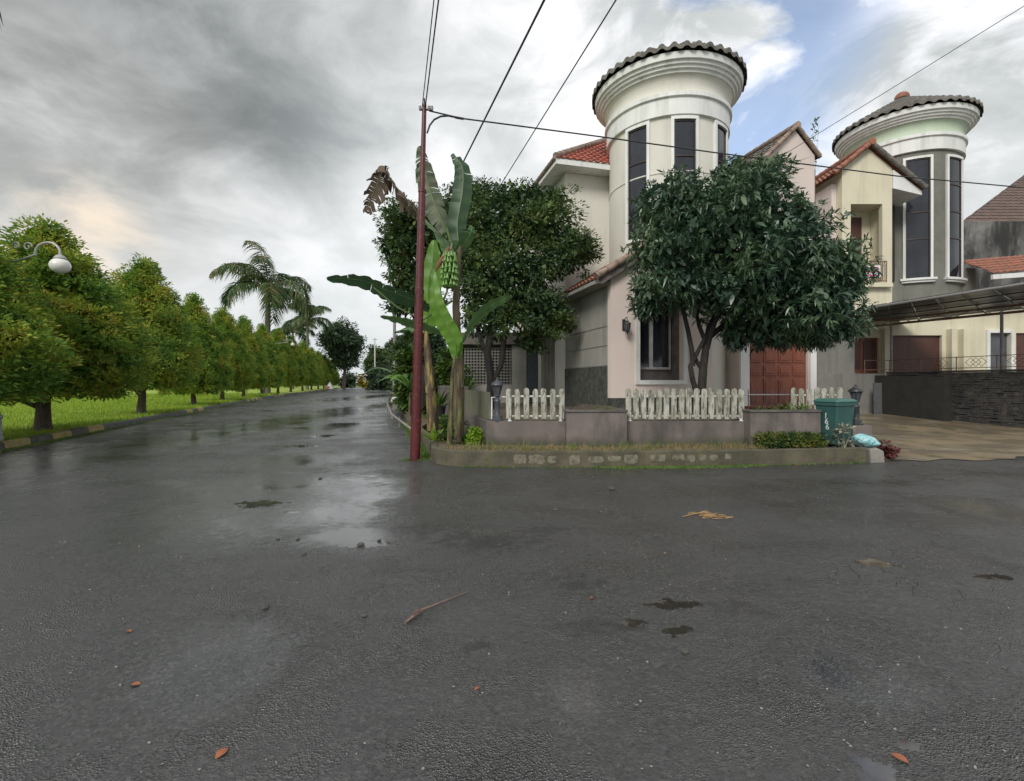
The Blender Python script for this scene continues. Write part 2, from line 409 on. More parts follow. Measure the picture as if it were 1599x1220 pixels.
    bn = t.nodes.new('ShaderNodeBump'); bn.inputs['Distance'].default_value = .014
    st = mth('MULTIPLY', mth('SUBTRACT', 1.0, pud), mth('SUBTRACT', 1.0, mth('MULTIPLY', shn, .92)))
    L(st, bn.inputs['Strength']); L(h, bn.inputs['Height']); L(bn.outputs[0], b.inputs['Normal'])
    return m
M = {}
M['asphalt'] = asphalt()
M['earth'] = mat('earth', (.10, .075, .05), .9, (.16, .12, .08), 4, bump=.5, bscale=25, speck=((.06, .10, .02), 9, .8))
M['far_ground'] = mat('far_ground', (.07, .12, .025), .9, (.12, .16, .04), .2)
M['lawn'] = mat('lawn', (.20, .30, .03), .9, (.29, .37, .04), .8, bump=.5, bscale=18)
M['grassblade'] = leafmat('grass_blade', [(.13, .24, .02), (.24, .35, .03), (.36, .43, .06)], .6, .35)
M['verge'] = leafmat('verge_grass', [(.07, .14, .02), (.14, .24, .04), (.28, .28, .10)], .6, .3)
M['dry'] = leafmat('dry_grass', [(.18, .15, .07), (.30, .24, .12), (.14, .19, .05)], .7, .2)
M['moss'] = leafmat('moss', [(.06, .12, .02), (.11, .19, .035), (.18, .25, .06)], .8, .15)
M['kerb_dark'] = mat('kerb_dark', (.045, .045, .045), .75, (.10, .10, .085), 6, bump=.4, speck=((.10, .14, .04), 12, .7))
M['kerb_yellow'] = mat('kerb_yellow', (.40, .30, .07), .75, (.24, .20, .11), 7, bump=.4, speck=((.10, .11, .05), 10, .8))
M['kerb_old'] = mat('kerb_old', (.065, .06, .042), .9, (.13, .115, .075), 3, bump=.7, bscale=22, speck=((.05, .075, .02), 6, .6), streak=(.045, .045, .035), sscale=(3, 3, .6))
M['kerb_paint'] = mat('kerb_paint', (.25, .225, .165), .85, (.12, .11, .08), 9, lo=.3, hi=.6, bump=.4, speck=((.07, .065, .045), 9, .85))
M['mauve'] = mat('mauve_render', (.19, .158, .148), .85, (.13, .112, .105), 1.4, bump=.25, streak=(.06, .056, .05), streak_amt=.85, sscale=(2.2, 2.2, .8), slo=.46, shi=.66, damp=((.055, .06, .035), .28, .48))
M['mauve_cap'] = mat('wall_cap', (.07, .065, .06), .8, (.14, .13, .12), 5, bump=.4)
M['pink'] = mat('pink_render', (.70, .60, .55), .8, (.65, .56, .52), .8, bump=.12, bscale=60, streak=(.42, .36, .32), streak_amt=.35, sscale=(1.6, 1.6, .25))
M['cream'] = mat('cream_render', (.68, .66, .60), .8, (.62, .60, .54), .7, bump=.1, bscale=50, streak=(.40, .39, .34), streak_amt=.5, sscale=(1.5, 1.5, .2))
M['white'] = mat('white_paint', (.76, .77, .76), .6, (.70, .71, .70), 1.5, bump=.05, streak=(.38, .39, .34), streak_amt=.55, sscale=(3.5, 3.5, .35))
M['greenwhite'] = mat('pale_green_paint', (.50, .60, .46), .65, (.46, .54, .42), 1.2, streak=(.35, .37, .30), streak_amt=.4)
M['yellowcream'] = mat('yellow_cream', (.68, .64, .49), .8, (.62, .58, .44), .8, bump=.1, streak=(.40, .38, .27), streak_amt=.45, sscale=(2.5, 2.5, .25))
M['sidegrey'] = mat('side_render', (.34, .33, .30), .85, (.26, .26, .235), .9, streak=(.13, .14, .11), streak_amt=.7, sscale=(2.2, 2.2, .2), bump=.2)
M['greywall'] = mat('grey_render', (.22, .215, .20), .9, (.17, .17, .16), 1.3, streak=(.10, .10, .09), streak_amt=.6, bump=.3)
M['towergrey'] = mat('bare_render', (.20, .20, .175), .9, (.15, .15, .13), 1.1, streak=(.09, .09, .08), streak_amt=.5, bump=.3, bscale=30)
M['mouldwall'] = mat('mould_wall', (.22, .22, .21), .9, (.05, .05, .05), 1.1, streak=(.025, .025, .025), streak_amt=.95, sscale=(1.4, 1.4, .3), slo=.42, shi=.6, bump=.3)
M['slate'] = mat('dark_stone', (.035, .037, .033), .75, (.085, .09, .078), 5, bump=.6, bscale=14, speck=((.14, .15, .12), 8, .5))
M['tile_red'] = mat('tile_red', (.36, .085, .05), .65, (.22, .06, .04), 3.2, bump=.3, bscale=30, speck=((.30, .20, .16), 7, .7))
M['tile_orange'] = mat('tile_orange', (.34, .13, .08), .75, (.22, .10, .07), 3.5, bump=.3, speck=((.10, .09, .08), 6, .8))
M['tile_grey'] = mat('tile_mossy', (.19, .175, .155), .85, (.08, .08, .073), 3.0, bump=.4, speck=((.20, .18, .15), 6, .8))
M['tile_brown'] = mat('tile_brown', (.15, .10, .085), .8, (.09, .065, .055), 2.5, bump=.3)
M['tile_rake'] = mat('tile_rake', (.36, .26, .21), .8, (.20, .15, .12), 3.5, bump=.3, speck=((.09, .09, .08), 7, .8))
M['glass'] = mat('dark_glass', (.018, .020, .026), .08, (.03, .034, .045), 1.2, spec=.5)
M['glass2'] = mat('grey_glass', (.06, .065, .075), .15, (.10, .105, .115), 1.5, spec=.4)
M['darkframe'] = mat('dark_frame', (.03, .022, .02), .4, (.045, .03, .025), 5)
M['brownreveal'] = mat('brown_reveal', (.19, .165, .16), .7, (.10, .085, .08), 3)
M['greyframe'] = mat('grey_frame', (.50, .49, .48), .5, (.30, .295, .29), 3)
M['orange_wood'] = mat('orange_wood', (.26, .085, .05), .55, (.19, .06, .038), 4, stretch=(3, 3, .4), streak=(.14, .045, .03), streak_amt=.5)
M['dark_wood'] = mat('dark_wood', (.10, .04, .03), .5, (.07, .03, .025), 3, stretch=(3, 3, .4))
M['interior'] = mat('dark_interior', (.02, .02, .02), .9, (.03, .028, .026), 2)
M['blackmetal'] = mat('black_metal', (.025, .027, .030), .38, (.045, .047, .05), 9, bump=.1)
M['bluegrey_metal'] = mat('bluegrey_metal', (.045, .055, .068), .42, (.07, .08, .09), 9, bump=.1)
M['rust'] = mat('rusty_steel', (.14, .075, .05), .7, (.22, .14, .10), 8, bump=.3)
M['greymetal'] = mat('grey_metal', (.26, .26, .26), .45, (.20, .20, .20), 5)
M['polered'] = mat('pole_red', (.105, .011, .016), .40, (.07, .010, .013), 2.5, bump=.12, bscale=25, streak=(.07, .02, .02), streak_amt=.55, sscale=(7, 7, .5), speck=((.20, .08, .06), 14, .5))
M['concrete'] = mat('concrete', (.30, .28, .25), .85, (.20, .19, .17), 3, bump=.3, streak=(.14, .13, .11), streak_amt=.5)
M['drive'] = mat('drive_concrete', (.27, .21, .135), .36, (.15, .125, .09), .7, bump=.35, bscale=14, speck=((.09, .10, .04), 1.6, .75), lo=.42, hi=.56, streak=(.40, .36, .28), streak_amt=.5, sscale=(.9, 1.1, 1))
M['picket'] = mat('weathered_picket', (.48, .475, .42), .85, (.25, .25, .19), 5, lo=.38, hi=.60, stretch=(1, 1, .4), streak=(.045, .047, .032), streak_amt=.8, sscale=(22, 22, 5), slo=.50, shi=.62, bump=.4, speck=((.55, .55, .50), 11, .4), perobj=True)
M['panelwood'] = mat('mossy_boards', (.20, .20, .14), .85, (.12, .125, .08), 4, stretch=(5, 5, .4), streak=(.07, .08, .045), streak_amt=.8, sscale=(14, 14, 1), bump=.4)
M['whitepipe'] = mat('white_pipe', (.68, .68, .66), .5, (.50, .50, .46), 6)
M['globe'] = mat('opal_globe', (.78, .77, .73), .25, (.72, .71, .67), 3)
M['lampgrey'] = mat('pale_grey_paint', (.42, .43, .42), .45, (.33, .34, .33), 5)
M['binL'] = mat('bin_green', (.03, .095, .088), .5, (.022, .075, .07), 3, bump=.05, streak=(.07, .16, .14), streak_amt=.4, sscale=(5, 5, 1))
M['binlid'] = mat('bin_lid_green', (.04, .13, .115), .5, (.06, .15, .135), 5)
M['bag'] = mat('cyan_bag', (.22, .50, .54), .35, (.42, .66, .68), 6)
M['bark'] = mat('bark', (.075, .055, .042), .9, (.13, .105, .085), 5, stretch=(2, 2, .5), bump=.9, bscale=16)
M['bark_dark'] = mat('dark_bark', (.016, .014, .013), .9, (.036, .031, .028), 6, stretch=(2, 2, .5), bump=.9, bscale=18)
M['bark_palm'] = mat('palm_bark', (.17, .15, .125), .9, (.11, .10, .085), 4, stretch=(1, 1, 5), bump=.5)
M['crownshaft'] = mat('palm_shaft', (.10, .14, .05), .5, (.14, .16, .07), 3)
M['banana_stem'] = mat('banana_stem', (.13, .14, .045), .55, (.05, .028, .02), 4.5, lo=.42, hi=.55, stretch=(3, 3, .5), streak=(.045, .03, .022), streak_amt=.85, sscale=(9, 9, .7), bump=.3)
M['banana_stem_old'] = mat('banana_stem_old', (.07, .065, .04), .75, (.15, .11, .06), 4, stretch=(3, 3, .5), streak=(.035, .027, .02), streak_amt=.8, sscale=(8, 8, .8), bump=.4)
M['banana_stem_yellow'] = mat('banana_stem_yellow', (.28, .22, .06), .6, (.075, .045, .03), 3.6, lo=.40, hi=.54, stretch=(3, 3, .5), streak=(.05, .035, .025), streak_amt=.7, sscale=(9, 9, .7))
M['fruit'] = mat('green_banana', (.12, .25, .05), .5, (.18, .33, .08), 8)
M['flower'] = mat('banana_flower', (.20, .05, .04), .6, (.28, .10, .06), 6)
def leafy(name, c1, c2, rough=.45, stretch=(1, 1, 1), brown=None, spec=.5, trans=.3):
    m = mat(name, c1, rough, c2, 2.5, spec=spec, streak=brown, streak_amt=.8 if brown else 0, sscale=(3, 3, 3), slo=.56, shi=.66) if brown else mat(name, c1, rough, c2, 2.5, spec=spec)
    t = m.node_tree; b = t.nodes['Principled BSDF']; tr = t.nodes.new('ShaderNodeBsdfTranslucent'); L = t.links.new
    L(b.inputs['Base Color'].links[0].from_socket, tr.inputs[0]); mx = t.nodes.new('ShaderNodeMixShader'); mx.inputs[0].default_value = trans
    L(b.outputs[0], mx.inputs[1]); L(tr.outputs[0], mx.inputs[2]); L(mx.outputs[0], t.nodes['Material Output'].inputs[0]); return m
M['ban_dark'] = leafy('banana_leaf_dark', (.035, .085, .04), (.06, .12, .05))
M['ban_bright'] = leafy('banana_leaf_bright', (.12, .28, .03), (.19, .38, .05), .4, trans=.45)
M['ban_mid'] = leafy('banana_leaf_mid', (.07, .16, .055), (.12, .22, .08), .4)
M['ban_dry'] = leafy('banana_leaf_dry', (.085, .055, .04), (.15, .11, .08), .8, trans=.15)
M['ban_torn'] = leafy('banana_leaf_torn', (.09, .13, .075), (.17, .18, .12), .6, brown=(.15, .10, .07))
M['rib'] = mat('leaf_rib', (.13, .20, .07), .5, (.10, .16, .055), 5)
M['hedge'] = leafmat('hedge_leaf', [(.07, .17, .04), (.13, .25, .045), (.22, .34, .05), (.40, .42, .06), (.42, .34, .08)], .6, .4, spec=.25, nscale=1.1)
M['darktree'] = leafmat('dark_tree_leaf', [(.026, .058, .032), (.048, .092, .042), (.08, .14, .052), (.13, .19, .05), (.15, .16, .06)], .6, .22, spec=.25, nscale=1.0)
M['mango'] = leafmat('mango_leaf', [(.026, .062, .042), (.048, .098, .058), (.085, .15, .075), (.15, .22, .11)], .36, .22, spec=.7, nscale=.9)
M['palmleaf'] = leafmat('palm_leaf', [(.035, .085, .035), (.06, .12, .045), (.11, .15, .05), (.24, .17, .07)], .45, .2, nscale=.35)
M['fargreen'] = leafmat('far_leaf', [(.03, .06, .02), (.06, .11, .03), (.14, .20, .05)], .6, .3, nscale=.3)
M['fardark'] = leafmat('far_dark_leaf', [(.035, .065, .04), (.06, .10, .052), (.11, .16, .075)], .6, .15, nscale=.3)
M['shrub'] = leafmat('shrub_leaf', [(.03, .06, .015), (.06, .12, .02), (.12, .20, .03)], .45, .25, nscale=3)
M['limeleaf'] = leafmat('lime_leaf', [(.13, .24, .02), (.22, .36, .03), (.32, .44, .05)], .5, .3, nscale=3)
M['boxleaf'] = leafmat('box_leaf', [(.025, .055, .018), (.05, .095, .025), (.13, .17, .035), (.18, .14, .04)], .5, .2, nscale=4)
M['palegrey_leaf'] = leafmat('variegated_leaf', [(.12, .15, .10), (.30, .31, .24), (.44, .43, .36)], .6, .2, nscale=5)
M['redleaf'] = leafmat('red_leaf', [(.055, .02, .022), (.12, .035, .035), (.20, .07, .06)], .55, .2, nscale=5)
M['brownleaf'] = leafmat('brown_leaf', [(.06, .05, .03), (.12, .09, .05), (.10, .12, .05)], .7, .2, nscale=4)
M['yellowflower'] = leafmat('yellow_flower', [(.45, .33, .02), (.65, .50, .04), (.2, .25, .03)], .6, .2, nscale=3)
M['straw'] = mat('straw', (.38, .25, .10), .8, (.28, .17, .08), 6)
M['leaf_orange'] = mat('fallen_leaf_orange', (.36, .10, .04), .6, (.20, .09, .05), 30)
M['twig'] = mat('twig', (.13, .07, .06), .8, (.26, .18, .15), 14)
M['wire'] = mat('cable_black', (.02, .02, .022), .5, (.03, .03, .03), 5)
M['brickred'] = mat('red_brick', (.32, .10, .06), .85, (.22, .08, .05), 8)
M['number'] = mat('number_white', (.70, .72, .70), .6, (.55, .58, .56), 14)
M['magenta'] = mat('sign_magenta', (.55, .05, .22), .6, (.50, .06, .22), 6)
M['cyanplate'] = mat('white_plate', (.55, .56, .58), .5, (.5, .5, .52), 6)
M['canopy'] = mat('smoked_canopy', (.05, .055, .065), .3, (.085, .09, .10), 1.2, streak=(.16, .16, .17), streak_amt=.5, sscale=(.8, .8, .8), spec=.5)
M['stonestack'] = mat('stacked_slate', (.030, .030, .032), .8, (.07, .066, .06), 4, bump=.7, bscale=14, speck=((.13, .10, .075), 6, .6))
M['stonestack2'] = mat('stacked_slate_olive', (.028, .028, .023), .85, (.018, .018, .018), 3, bump=.7, bscale=14)

rng = np.random.default_rng(7); random.seed(7)
# ================================================================ SETTING
def sheet(name, poly, z, m, kind='structure'):
    mb = MB(); pts = [(p[0], p[1], p[2] if len(p) > 2 else z) for p in poly]
    mb.add(pts, [tuple(range(len(pts)))]); o = mb.build(name, m, smooth=False); o['kind'] = kind; return o
sheet('ground', [(-1500, -600), (1500, -600), (1500, 2000), (-1500, 2000)], -.30, M['far_ground'])
sheet('road', [(-90, -60), (90, -60), (90, 45), (-3, 60), (-30, 190), (-70, 190), (-90, 60)], 0, M['asphalt'])
def kerbx(Y):
    pts = [(-60, 9), (0, -9.2), (11.47, -12.07), (55.3, -27.0), (143, -51.0), (230, -75)]
    return float(np.interp(Y, [p[0] for p in pts], [p[1] for p in pts])) if Y > 0 else -9.2 - .25 * Y * -1
KY = [-30, 0, 5, 11.47, 20, 30, 42, 55.3, 75, 100, 143, 185]
KX = [2.0 - 10.5, -9.0, -10.2, -12.07, -15.0, -18.4, -22.5, -27.0, -32.5, -39.3, -51.0, -62]
def kx(Y): return float(np.interp(Y, KY, KX))
# lawn beyond the left kerb
lawn = MB(); ys = [-30, 0, 5, 11.47, 20, 30, 42, 55.3, 75, 100, 143, 185]
lawn.prism([(kx(y) - .24, y) for y in ys] + [(-300, 185), (-300, -30)], -.2, .14)
o = lawn.build('lawn', M['lawn'], smooth=False); o['kind'] = 'structure'
# painted left kerb: alternate dark and ochre blocks
kb = MB(); s = -20.0; i = 0
arc = []
y = -20.0
while y < 182:
    y2 = y + .96
    a = (kx(y), y); b = (kx(y2), y2)
    d = Vector((b[0] - a[0], b[1] - a[1])).normalized(); nrm = Vector((-d.y, d.x))
    kb.cur = 1 if (i % 2 and (y < 17.2 or random.random() < .35)) else 0
    jit = random.uniform(-.008, .008); g = .008
    a2 = Vector(a) + d * g; b2 = Vector(b) - d * g
    q = [a2, b2, b2 + nrm * .22, a2 + nrm * .22]
    zt = .19 + jit
    vs = [(q[0].x, q[0].y, -.05), (q[1].x, q[1].y, -.05), (q[2].x, q[2].y, -.05), (q[3].x, q[3].y, -.05),
          (q[0].x + nrm.x * .03, q[0].y + nrm.y * .03, zt - .035), (q[1].x + nrm.x * .03, q[1].y + nrm.y * .03, zt - .035), (q[2].x, q[2].y, zt), (q[3].x, q[3].y, zt),
          (q[0].x + nrm.x * .07, q[0].y + nrm.y * .07, zt), (q[1].x + nrm.x * .07, q[1].y + nrm.y * .07, zt)]
    kb.add(vs, [(0, 1, 5, 4), (4, 5, 9, 8), (8, 9, 6, 7), (1, 2, 6, 9, 5), (0, 4, 8, 7, 3), (2, 3, 7, 6)])
    y = y2; i += 1
o = kb.build('painted_kerb', [M['kerb_dark'], M['kerb_yellow']], smooth=False); o['kind'] = 'structure'
# corner lot: planting strip, retained garden
FK = [(-1.05, 9.33), (.4, 9.22), (2.0, 9.22), (4.0, 9.35), (6.0, 9.6), (7.15, 9.8)]     # front kerb line (road side)
corner = [(-1.72, 10.35), (-1.66, 9.95), (-1.48, 9.62), (-1.25, 9.42)]
side = [(-1.72 - .2625 * t, 10.35 + t) for t in (60, 40, 25, 12, 5)]
LINE = side + corner + FK
def offset(line, d):
    out = []
    for i, p in enumerate(line):
        a = Vector(line[max(i - 1, 0)]); b = Vector(line[min(i + 1, len(line) - 1)]); t = (b - a).normalized(); out.append((p[0] - t.y * d, p[1] + t.x * d))
    return out
kline = LINE[4:]
def kerb_strip(line, w, z1, name, m):
    inn = offset(line, w); mb = MB(); mb.prism(line + inn[::-1], -.05, z1)
    o = mb.build(name, m, smooth=False, bevel=.018); o['kind'] = 'structure'; return o
kerb_strip(kline, .13, .30, 'kerb', M['kerb_old'])
inn = offset(kline, .125)
sheet('planting_strip', [*inn, (7.15, 10.6), (-1.3, 10.6), (-3.0, 15.5)], .262, M['earth'])
kerb_strip([*side[:4], (-3.10, 15.6)], .12, .22, 'side_kerb', M['kerb_old'])
pp = MB()          # flaking pale paint on the kerb face
xk = .02; i = 0
while xk < 4.1:
    L_ = random.uniform(.10, .34) * (1 if xk < 3.2 else .7); x = xk + L_ / 2; xk += L_ + random.choice([.02, .03, .05, .12, .22]); i += 1
    yk = float(np.interp(x, [p[0] for p in FK], [p[1] for p in FK])); dy = float(np.interp(x + .1, [p[0] for p in FK], [p[1] for p in FK])) - yk
    k = 26; hh = random.uniform(.055, .10); zc = .265 - random.uniform(.015, .05) - hh; ring = []
    for j in range(k):
        a = 2 * math.pi * j / k; ca, sa = math.cos(a), math.sin(a)
        rr = (abs(ca) ** 5 + abs(sa) ** 5) ** -.2 * random.uniform(.82, 1.0)
        ring.append((x + ca * rr * L_ / 2, yk + dy * 10 * ca * rr * L_ / 2 - .0045, zc + sa * rr * hh))
    pp.add(ring, [tuple(range(k))])
o = pp.build('kerb_paint', M['kerb_paint'], smooth=False); o['kind'] = 'structure'
WX0, WX1, WY = -.56, 4.92, 10.55        # retaining wall run
o = MB().prism([(-.45, 10.70), (7.3, 10.70), (7.3, 13.6), (10.9, 15.6), (10, 22), (-6, 26), (-3.2, 20.5)], -.05, .74).build('garden_ground', M['earth'], smooth=False); o['kind'] = 'structure'
o = MB().prism([(-3.15, 15.6), (-2.9, 15.6), (-3.2, 20.5), (-6, 26), (10, 27), (60, 40), (60, 195), (-46, 195), (-17.6, 70.35), (-12.1, 50.35), (-8.25, 35.35)], -.2, .18).build('verge_ground', M['earth'], smooth=False); o['kind'] = 'structure'
# driveway
dv = MB()
dr = [(7.32, 9.95, .012), *[(7.7 + .35 * k, 9.93 + .03 * k + random.uniform(-.14, .16) + (.55 if 8 < k < 16 else 0) * math.sin((k - 8) / 8 * math.pi), .012) for k in range(24)], (22, 10.9, .012), (22, 14, .12), (16.4, 15.2, .17), (15.0, 19.6, .40), (9, 19.6, .40), (7.4, 13, .15)]
o = sheet('driveway', dr, 0, M['drive'])
jt = MB()
for (a_, b_) in (((7.6, 13.0), (16.2, 13.6)), ((7.6, 11.6), (17, 12.2)), ((8.4, 16.2), (15.8, 16.4)), ((10.6, 10.6), (10.9, 19.2)), ((13.4, 10.8), (13.2, 19.2))):
    for k in range(20):
        p = [a_[i] + (b_[i] - a_[i]) * k / 20 for i in (0, 1)]; q = [a_[i] + (b_[i] - a_[i]) * (k + 1) / 20 for i in (0, 1)]
        zf = lambda y: .012 + max(0, (y - 10.6)) * .034 + .022 
        dx, dy = (0, .02) if abs(b_[0] - a_[0]) > abs(b_[1] - a_[1]) else (.02, 0)
        jt.add([(p[0], p[1], zf(p[1])), (q[0], q[1], zf(q[1])), (q[0] + dx, q[1] + dy, zf(q[1] + dy)), (p[0] + dx, p[1] + dy, zf(p[1] + dy))], [(0, 1, 2, 3)])
# house 2 raised ground behind slate wall
o = MB().prism([(9.0, 19.75), (15.2, 19.75), (17.0, 12), (60, 12), (60, 60), (8, 60), (8, 26)], -.1, 1.25).build('raised_ground', M['drive'], smooth=False); o['kind'] = 'structure'
o = sheet('far_lane_end', [(-80, 160), (-20, 160), (-20, 220), (-80, 220)], .05, M['far_ground'])

# ---------------------------------------------------------------- tiles
def tiled(mb, e0, e1, t0, t1, pitch=.26, row=.36, amp=.045, step=.035):
    """pan tiles on the slope with eave e0->e1 and top t0->t1 (t0==t1 for a triangle)"""
    e0, e1, t0, t1 = map(Vector, (e0, e1, t0, t1))
    u = (e1 - e0); wE = u.length; u.normalize()
    up = (t0 - e0) - u * (t0 - e0).dot(u); h = up.length; up.normalize(); nrm = u.cross(up)
    if nrm.z < 0: nrm = -nrm
    a0 = (t0 - e0).dot(u); a1 = (t1 - e0).dot(u)
    rows = max(1, round(h / row)); 
    for r in range(rows):
        v0, v1 = h * r / rows, h * (r + 1) / rows
        l0, r0 = a0 * v0 / h, wE + (a1 - wE) * v0 / h; l1, r1 = a0 * v1 / h, wE + (a1 - wE) * v1 / h
        lo, hi = min(l0, l1), max(r0, r1)
        k0, k1 = math.floor(lo / pitch * 4), math.ceil(hi / pitch * 4)
        A, B, D_ = [], [], []
        for k in range(k0, k1 + 1):
            x = k * pitch / 4; ph = (k % 4); b = (0, .7, 1, .7)[ph] * amp
            xa, xb = min(max(x, l0), r0), min(max(x, l1), r1)
            A.append(e0 + u * xa + up * (v0 - .02) + nrm * (b + step)); B.append(e0 + u * xb + up * v1 + nrm * b); D_.append(e0 + u * xa + up * (v0 - .02) + nrm * (b - .01))
        n = len(A)
        mb.add(A + B + D_, [(i, i + 1, n + i + 1, n + i) for i in range(n - 1)] + [(2 * n + i, 2 * n + i + 1, i + 1, i) for i in range(n - 1)])
def caps(mb, a, b, r=.12, seg=.36):
    a, b = Vector(a), Vector(b); L_ = (b - a).length; n = max(1, round(L_ / seg)); d = (b - a) / n
    for i in range(n):
        p = a + d * i; q = a + d * (i + 1.12)
        mb.tube([p, p + (q - p) * .5, q], [r * 1.08, r, r * .86], 10)
def tower_roof(mb, c, rim, rz, slope, ntile=44):
    cx, cy = c; rows = 8
    for r in range(rows):
        r0, r1 = rim * (1 - r / rows), rim * (1 - (r + 1) / rows)
        n = ntile * 6; A, B, D_ = [], [], []; T_ = (-.25, .0, .85, 1.1, .85, .0)
        for k in range(n):
            a = 2 * math.pi * k / n; b = T_[k % 6] * .10 * (r0 / rim) ** .7
            b1 = T_[k % 6] * .10 * (max(r1, .01) / rim) ** .7
            z0 = rz + (rim - r0) * slope; z1 = rz + (rim - r1) * slope
            ca, sa = math.cos(a), math.sin(a); ro = r0 + .03
            A.append((cx + ro * ca, cy + ro * sa, z0 + b + .05)); B.append((cx + r1 * ca, cy + r1 * sa, z1 + b1)); D_.append((cx + ro * ca, cy + ro * sa, z0 + b * .7 - .07))
        mb.add(A + B + D_, [(i, (i + 1) % n, n + (i + 1) % n, n + i) for i in range(n)] + [(2 * n + i, 2 * n + (i + 1) % n, (i + 1) % n, i) for i in range(n)])
def arcbox(mb, c, r0, r1, a, half, z0, z1, n=8):
    """box bent round the tower axis; a = angle from -Y towards +X"""
    vs = []
    for i in range(n + 1):
        t = a - half + 2 * half * i / n; s_, c_ = math.sin(t), -math.cos(t)
        for (r, z) in ((r0, z0), (r1, z0), (r1, z1), (r0, z1)): vs.append((c[0] + r * s_, c[1] + r * c_, z))
    fs = [(0, 1, 2, 3), tuple(4 * n + j for j in (3, 2, 1, 0))]
    for i in range(n):
        for j in range(4): fs.append((4 * i + j, 4 * i + (j + 1) % 4, 4 * i + 4 + (j + 1) % 4, 4 * i + 4 + j))
    mb.add(vs, fs)
def tower(parent, c, zb, rz, Rb, m_body, m_band, m_neck, m_roof, wins, wz, sill=True, pane='glass', mull='darkframe', grooves=(), half=.42):
    k = Rb / 2.0; zc = lambda z: rz + (z - 12.0)
    mb = MB(); mb.lathe([(Rb, zb), (Rb, zc(10.2))], (c[0], c[1], 0), 72); mb.build('tower_wall', m_body, parent, True)
    mb = MB(); mb.lathe([(Rb * .99, zc(10.13)), (Rb * 1.05, zc(10.13)), (Rb * 1.05, zc(10.2)), (Rb * 1.05, zc(10.66)), (Rb * 1.085, zc(10.69)), (Rb * 1.085, zc(10.82)), (Rb * 1.05, zc(10.86))], (c[0], c[1], 0), 72)
    mb.build('cornice_band', m_band, parent, True)
    mb = MB(); mb.lathe([(Rb * 1.05, zc(10.855)), (Rb * 1.03, zc(10.98)), (Rb * 1.035, zc(11.12)), (Rb * 1.06, zc(11.26)), (Rb * 1.10, zc(11.36))], (c[0], c[1], 0), 72)
    mb.build('tower_neck', m_neck, parent, True)
    mb = MB(); mb.lathe([(Rb * 1.10, zc(11.355)), (Rb * 1.12, zc(11.36)), (Rb * 1.13, zc(11.44)), (Rb * 1.165, zc(11.45)), (Rb * 1.175, zc(11.53)), (Rb * 1.205, zc(11.54)), (Rb * 1.215, zc(11.63)), (Rb * 1.25, zc(11.64)), (Rb * 1.26, zc(11.84)), (0, zc(11.87))], (c[0], c[1], 0), 72)
    mb.build('stepped_cornice', m_band, parent, True)
    mb = MB(); tower_roof(mb, c, Rb * 1.30, zc(11.92), .60); mb.build('tower_roof', m_roof, parent, True)
    for a in wins:
        a = R_(a); z0, z1 = wz; hw = half / Rb; t = .09 / Rb
        fr = MB(); arcbox(fr, c, Rb - .05, Rb + .09, a, hw + t, z1, z1 + .10)
        if not sill: arcbox(fr, c, Rb - .05, Rb + .09, a, hw + t, z0 - .10, z0)
        arcbox(fr, c, Rb - .05, Rb + .09, a - hw - t / 2, t / 2, z0, z1, 2); arcbox(fr, c, Rb - .05, Rb + .09, a + hw + t / 2, t / 2, z0, z1, 2)
        f = fr.build('window', M['white'], parent, True)
        pn = MB(); arcbox(pn, c, Rb - .04, Rb + .012, a, hw, z0, z1); pn.build('pane', M[pane], f, True)
        ml = MB(); arcbox(ml, c, Rb, Rb + .045, a - hw + .02 / Rb, .02 / Rb, z0, z1, 1); arcbox(ml, c, Rb, Rb + .045, a + hw - .02 / Rb, .02 / Rb, z0, z1, 1)
        n = 3
        for q in range(1, n + 1): arcbox(ml, c, Rb, Rb + .045, a, hw - .04 / Rb, z1 - q * 1.15 - .025, z1 - q * 1.15 + .025, 4)
        arcbox(ml, c, Rb, Rb + .045, a, hw - .04 / Rb, z1 - .05, z1 - .001, 4)
        ml.build('glazing_bar', M[mull], f, True)
        if sill:
            sl = MB(); arcbox(sl, c, Rb - .05, Rb + .20, a, hw + t * 1.9, z0 - .09, z0, 6); arcbox(sl, c, Rb - .05, Rb + .13, a, hw + t * 1.5, z0 - .18, z0 - .091, 6)
            sl.build('sill', M['white'], f, True)
    for z in grooves:
        g = MB(); g.lathe([(Rb + .002, z - .03), (Rb + .022, z - .02), (Rb + .022, z + .02), (Rb + .002, z + .03)], (c[0], c[1], 0), 72); g.build('string_course', m_body, parent, True)

# ================================================================ CORNER HOUSE (house 1)
HA = math.atan2(.2625, 1); HO = (2.9, 14.3)
h1 = empty('corner_house', (HO[0], HO[1], .7), 'pink and cream two storey house with round tower behind the mango tree', 'house', rz=HA)
ROOT[h1.name] = Matrix.Identity(4)
T1 = (Matrix.Translation(Vector((HO[0], HO[1], .7))) @ Matrix.Rotation(HA, 4, 'Z'))
IT1 = T1.inverted()
def bh(mb, name, m, parent=None, world=False, **kw):    # build in house axes (a along front, b back, absolute z)
    mb.v = [tuple(IT1 @ Vector(p)) if world else (p[0], p[1], p[2] - .7) for p in mb.v]
    return mb.build(name, m, parent or h1, False, **kw)
# front wing
mb = MB(); wall_grid(mb, 0, 3.45, 1.15, 4.78, 0, .2, [(.93, 2.42, 1.68, 4.05)])
mb.extr([(0, 0, 4.78), (3.45, 0, 4.78), (1.725, 0, 5.86)], (0, .2, 0))
mb.box((3.25, .2, 1.15), (3.45, 3.5, 4.78))
bh(mb, 'wing_wall', M['pink'], smooth=False)
mb = MB(); mb.box((.02, .02, .7), (3.43, 3.4, 1.15)); bh(mb, 'plinth', M['slate'], smooth=False)
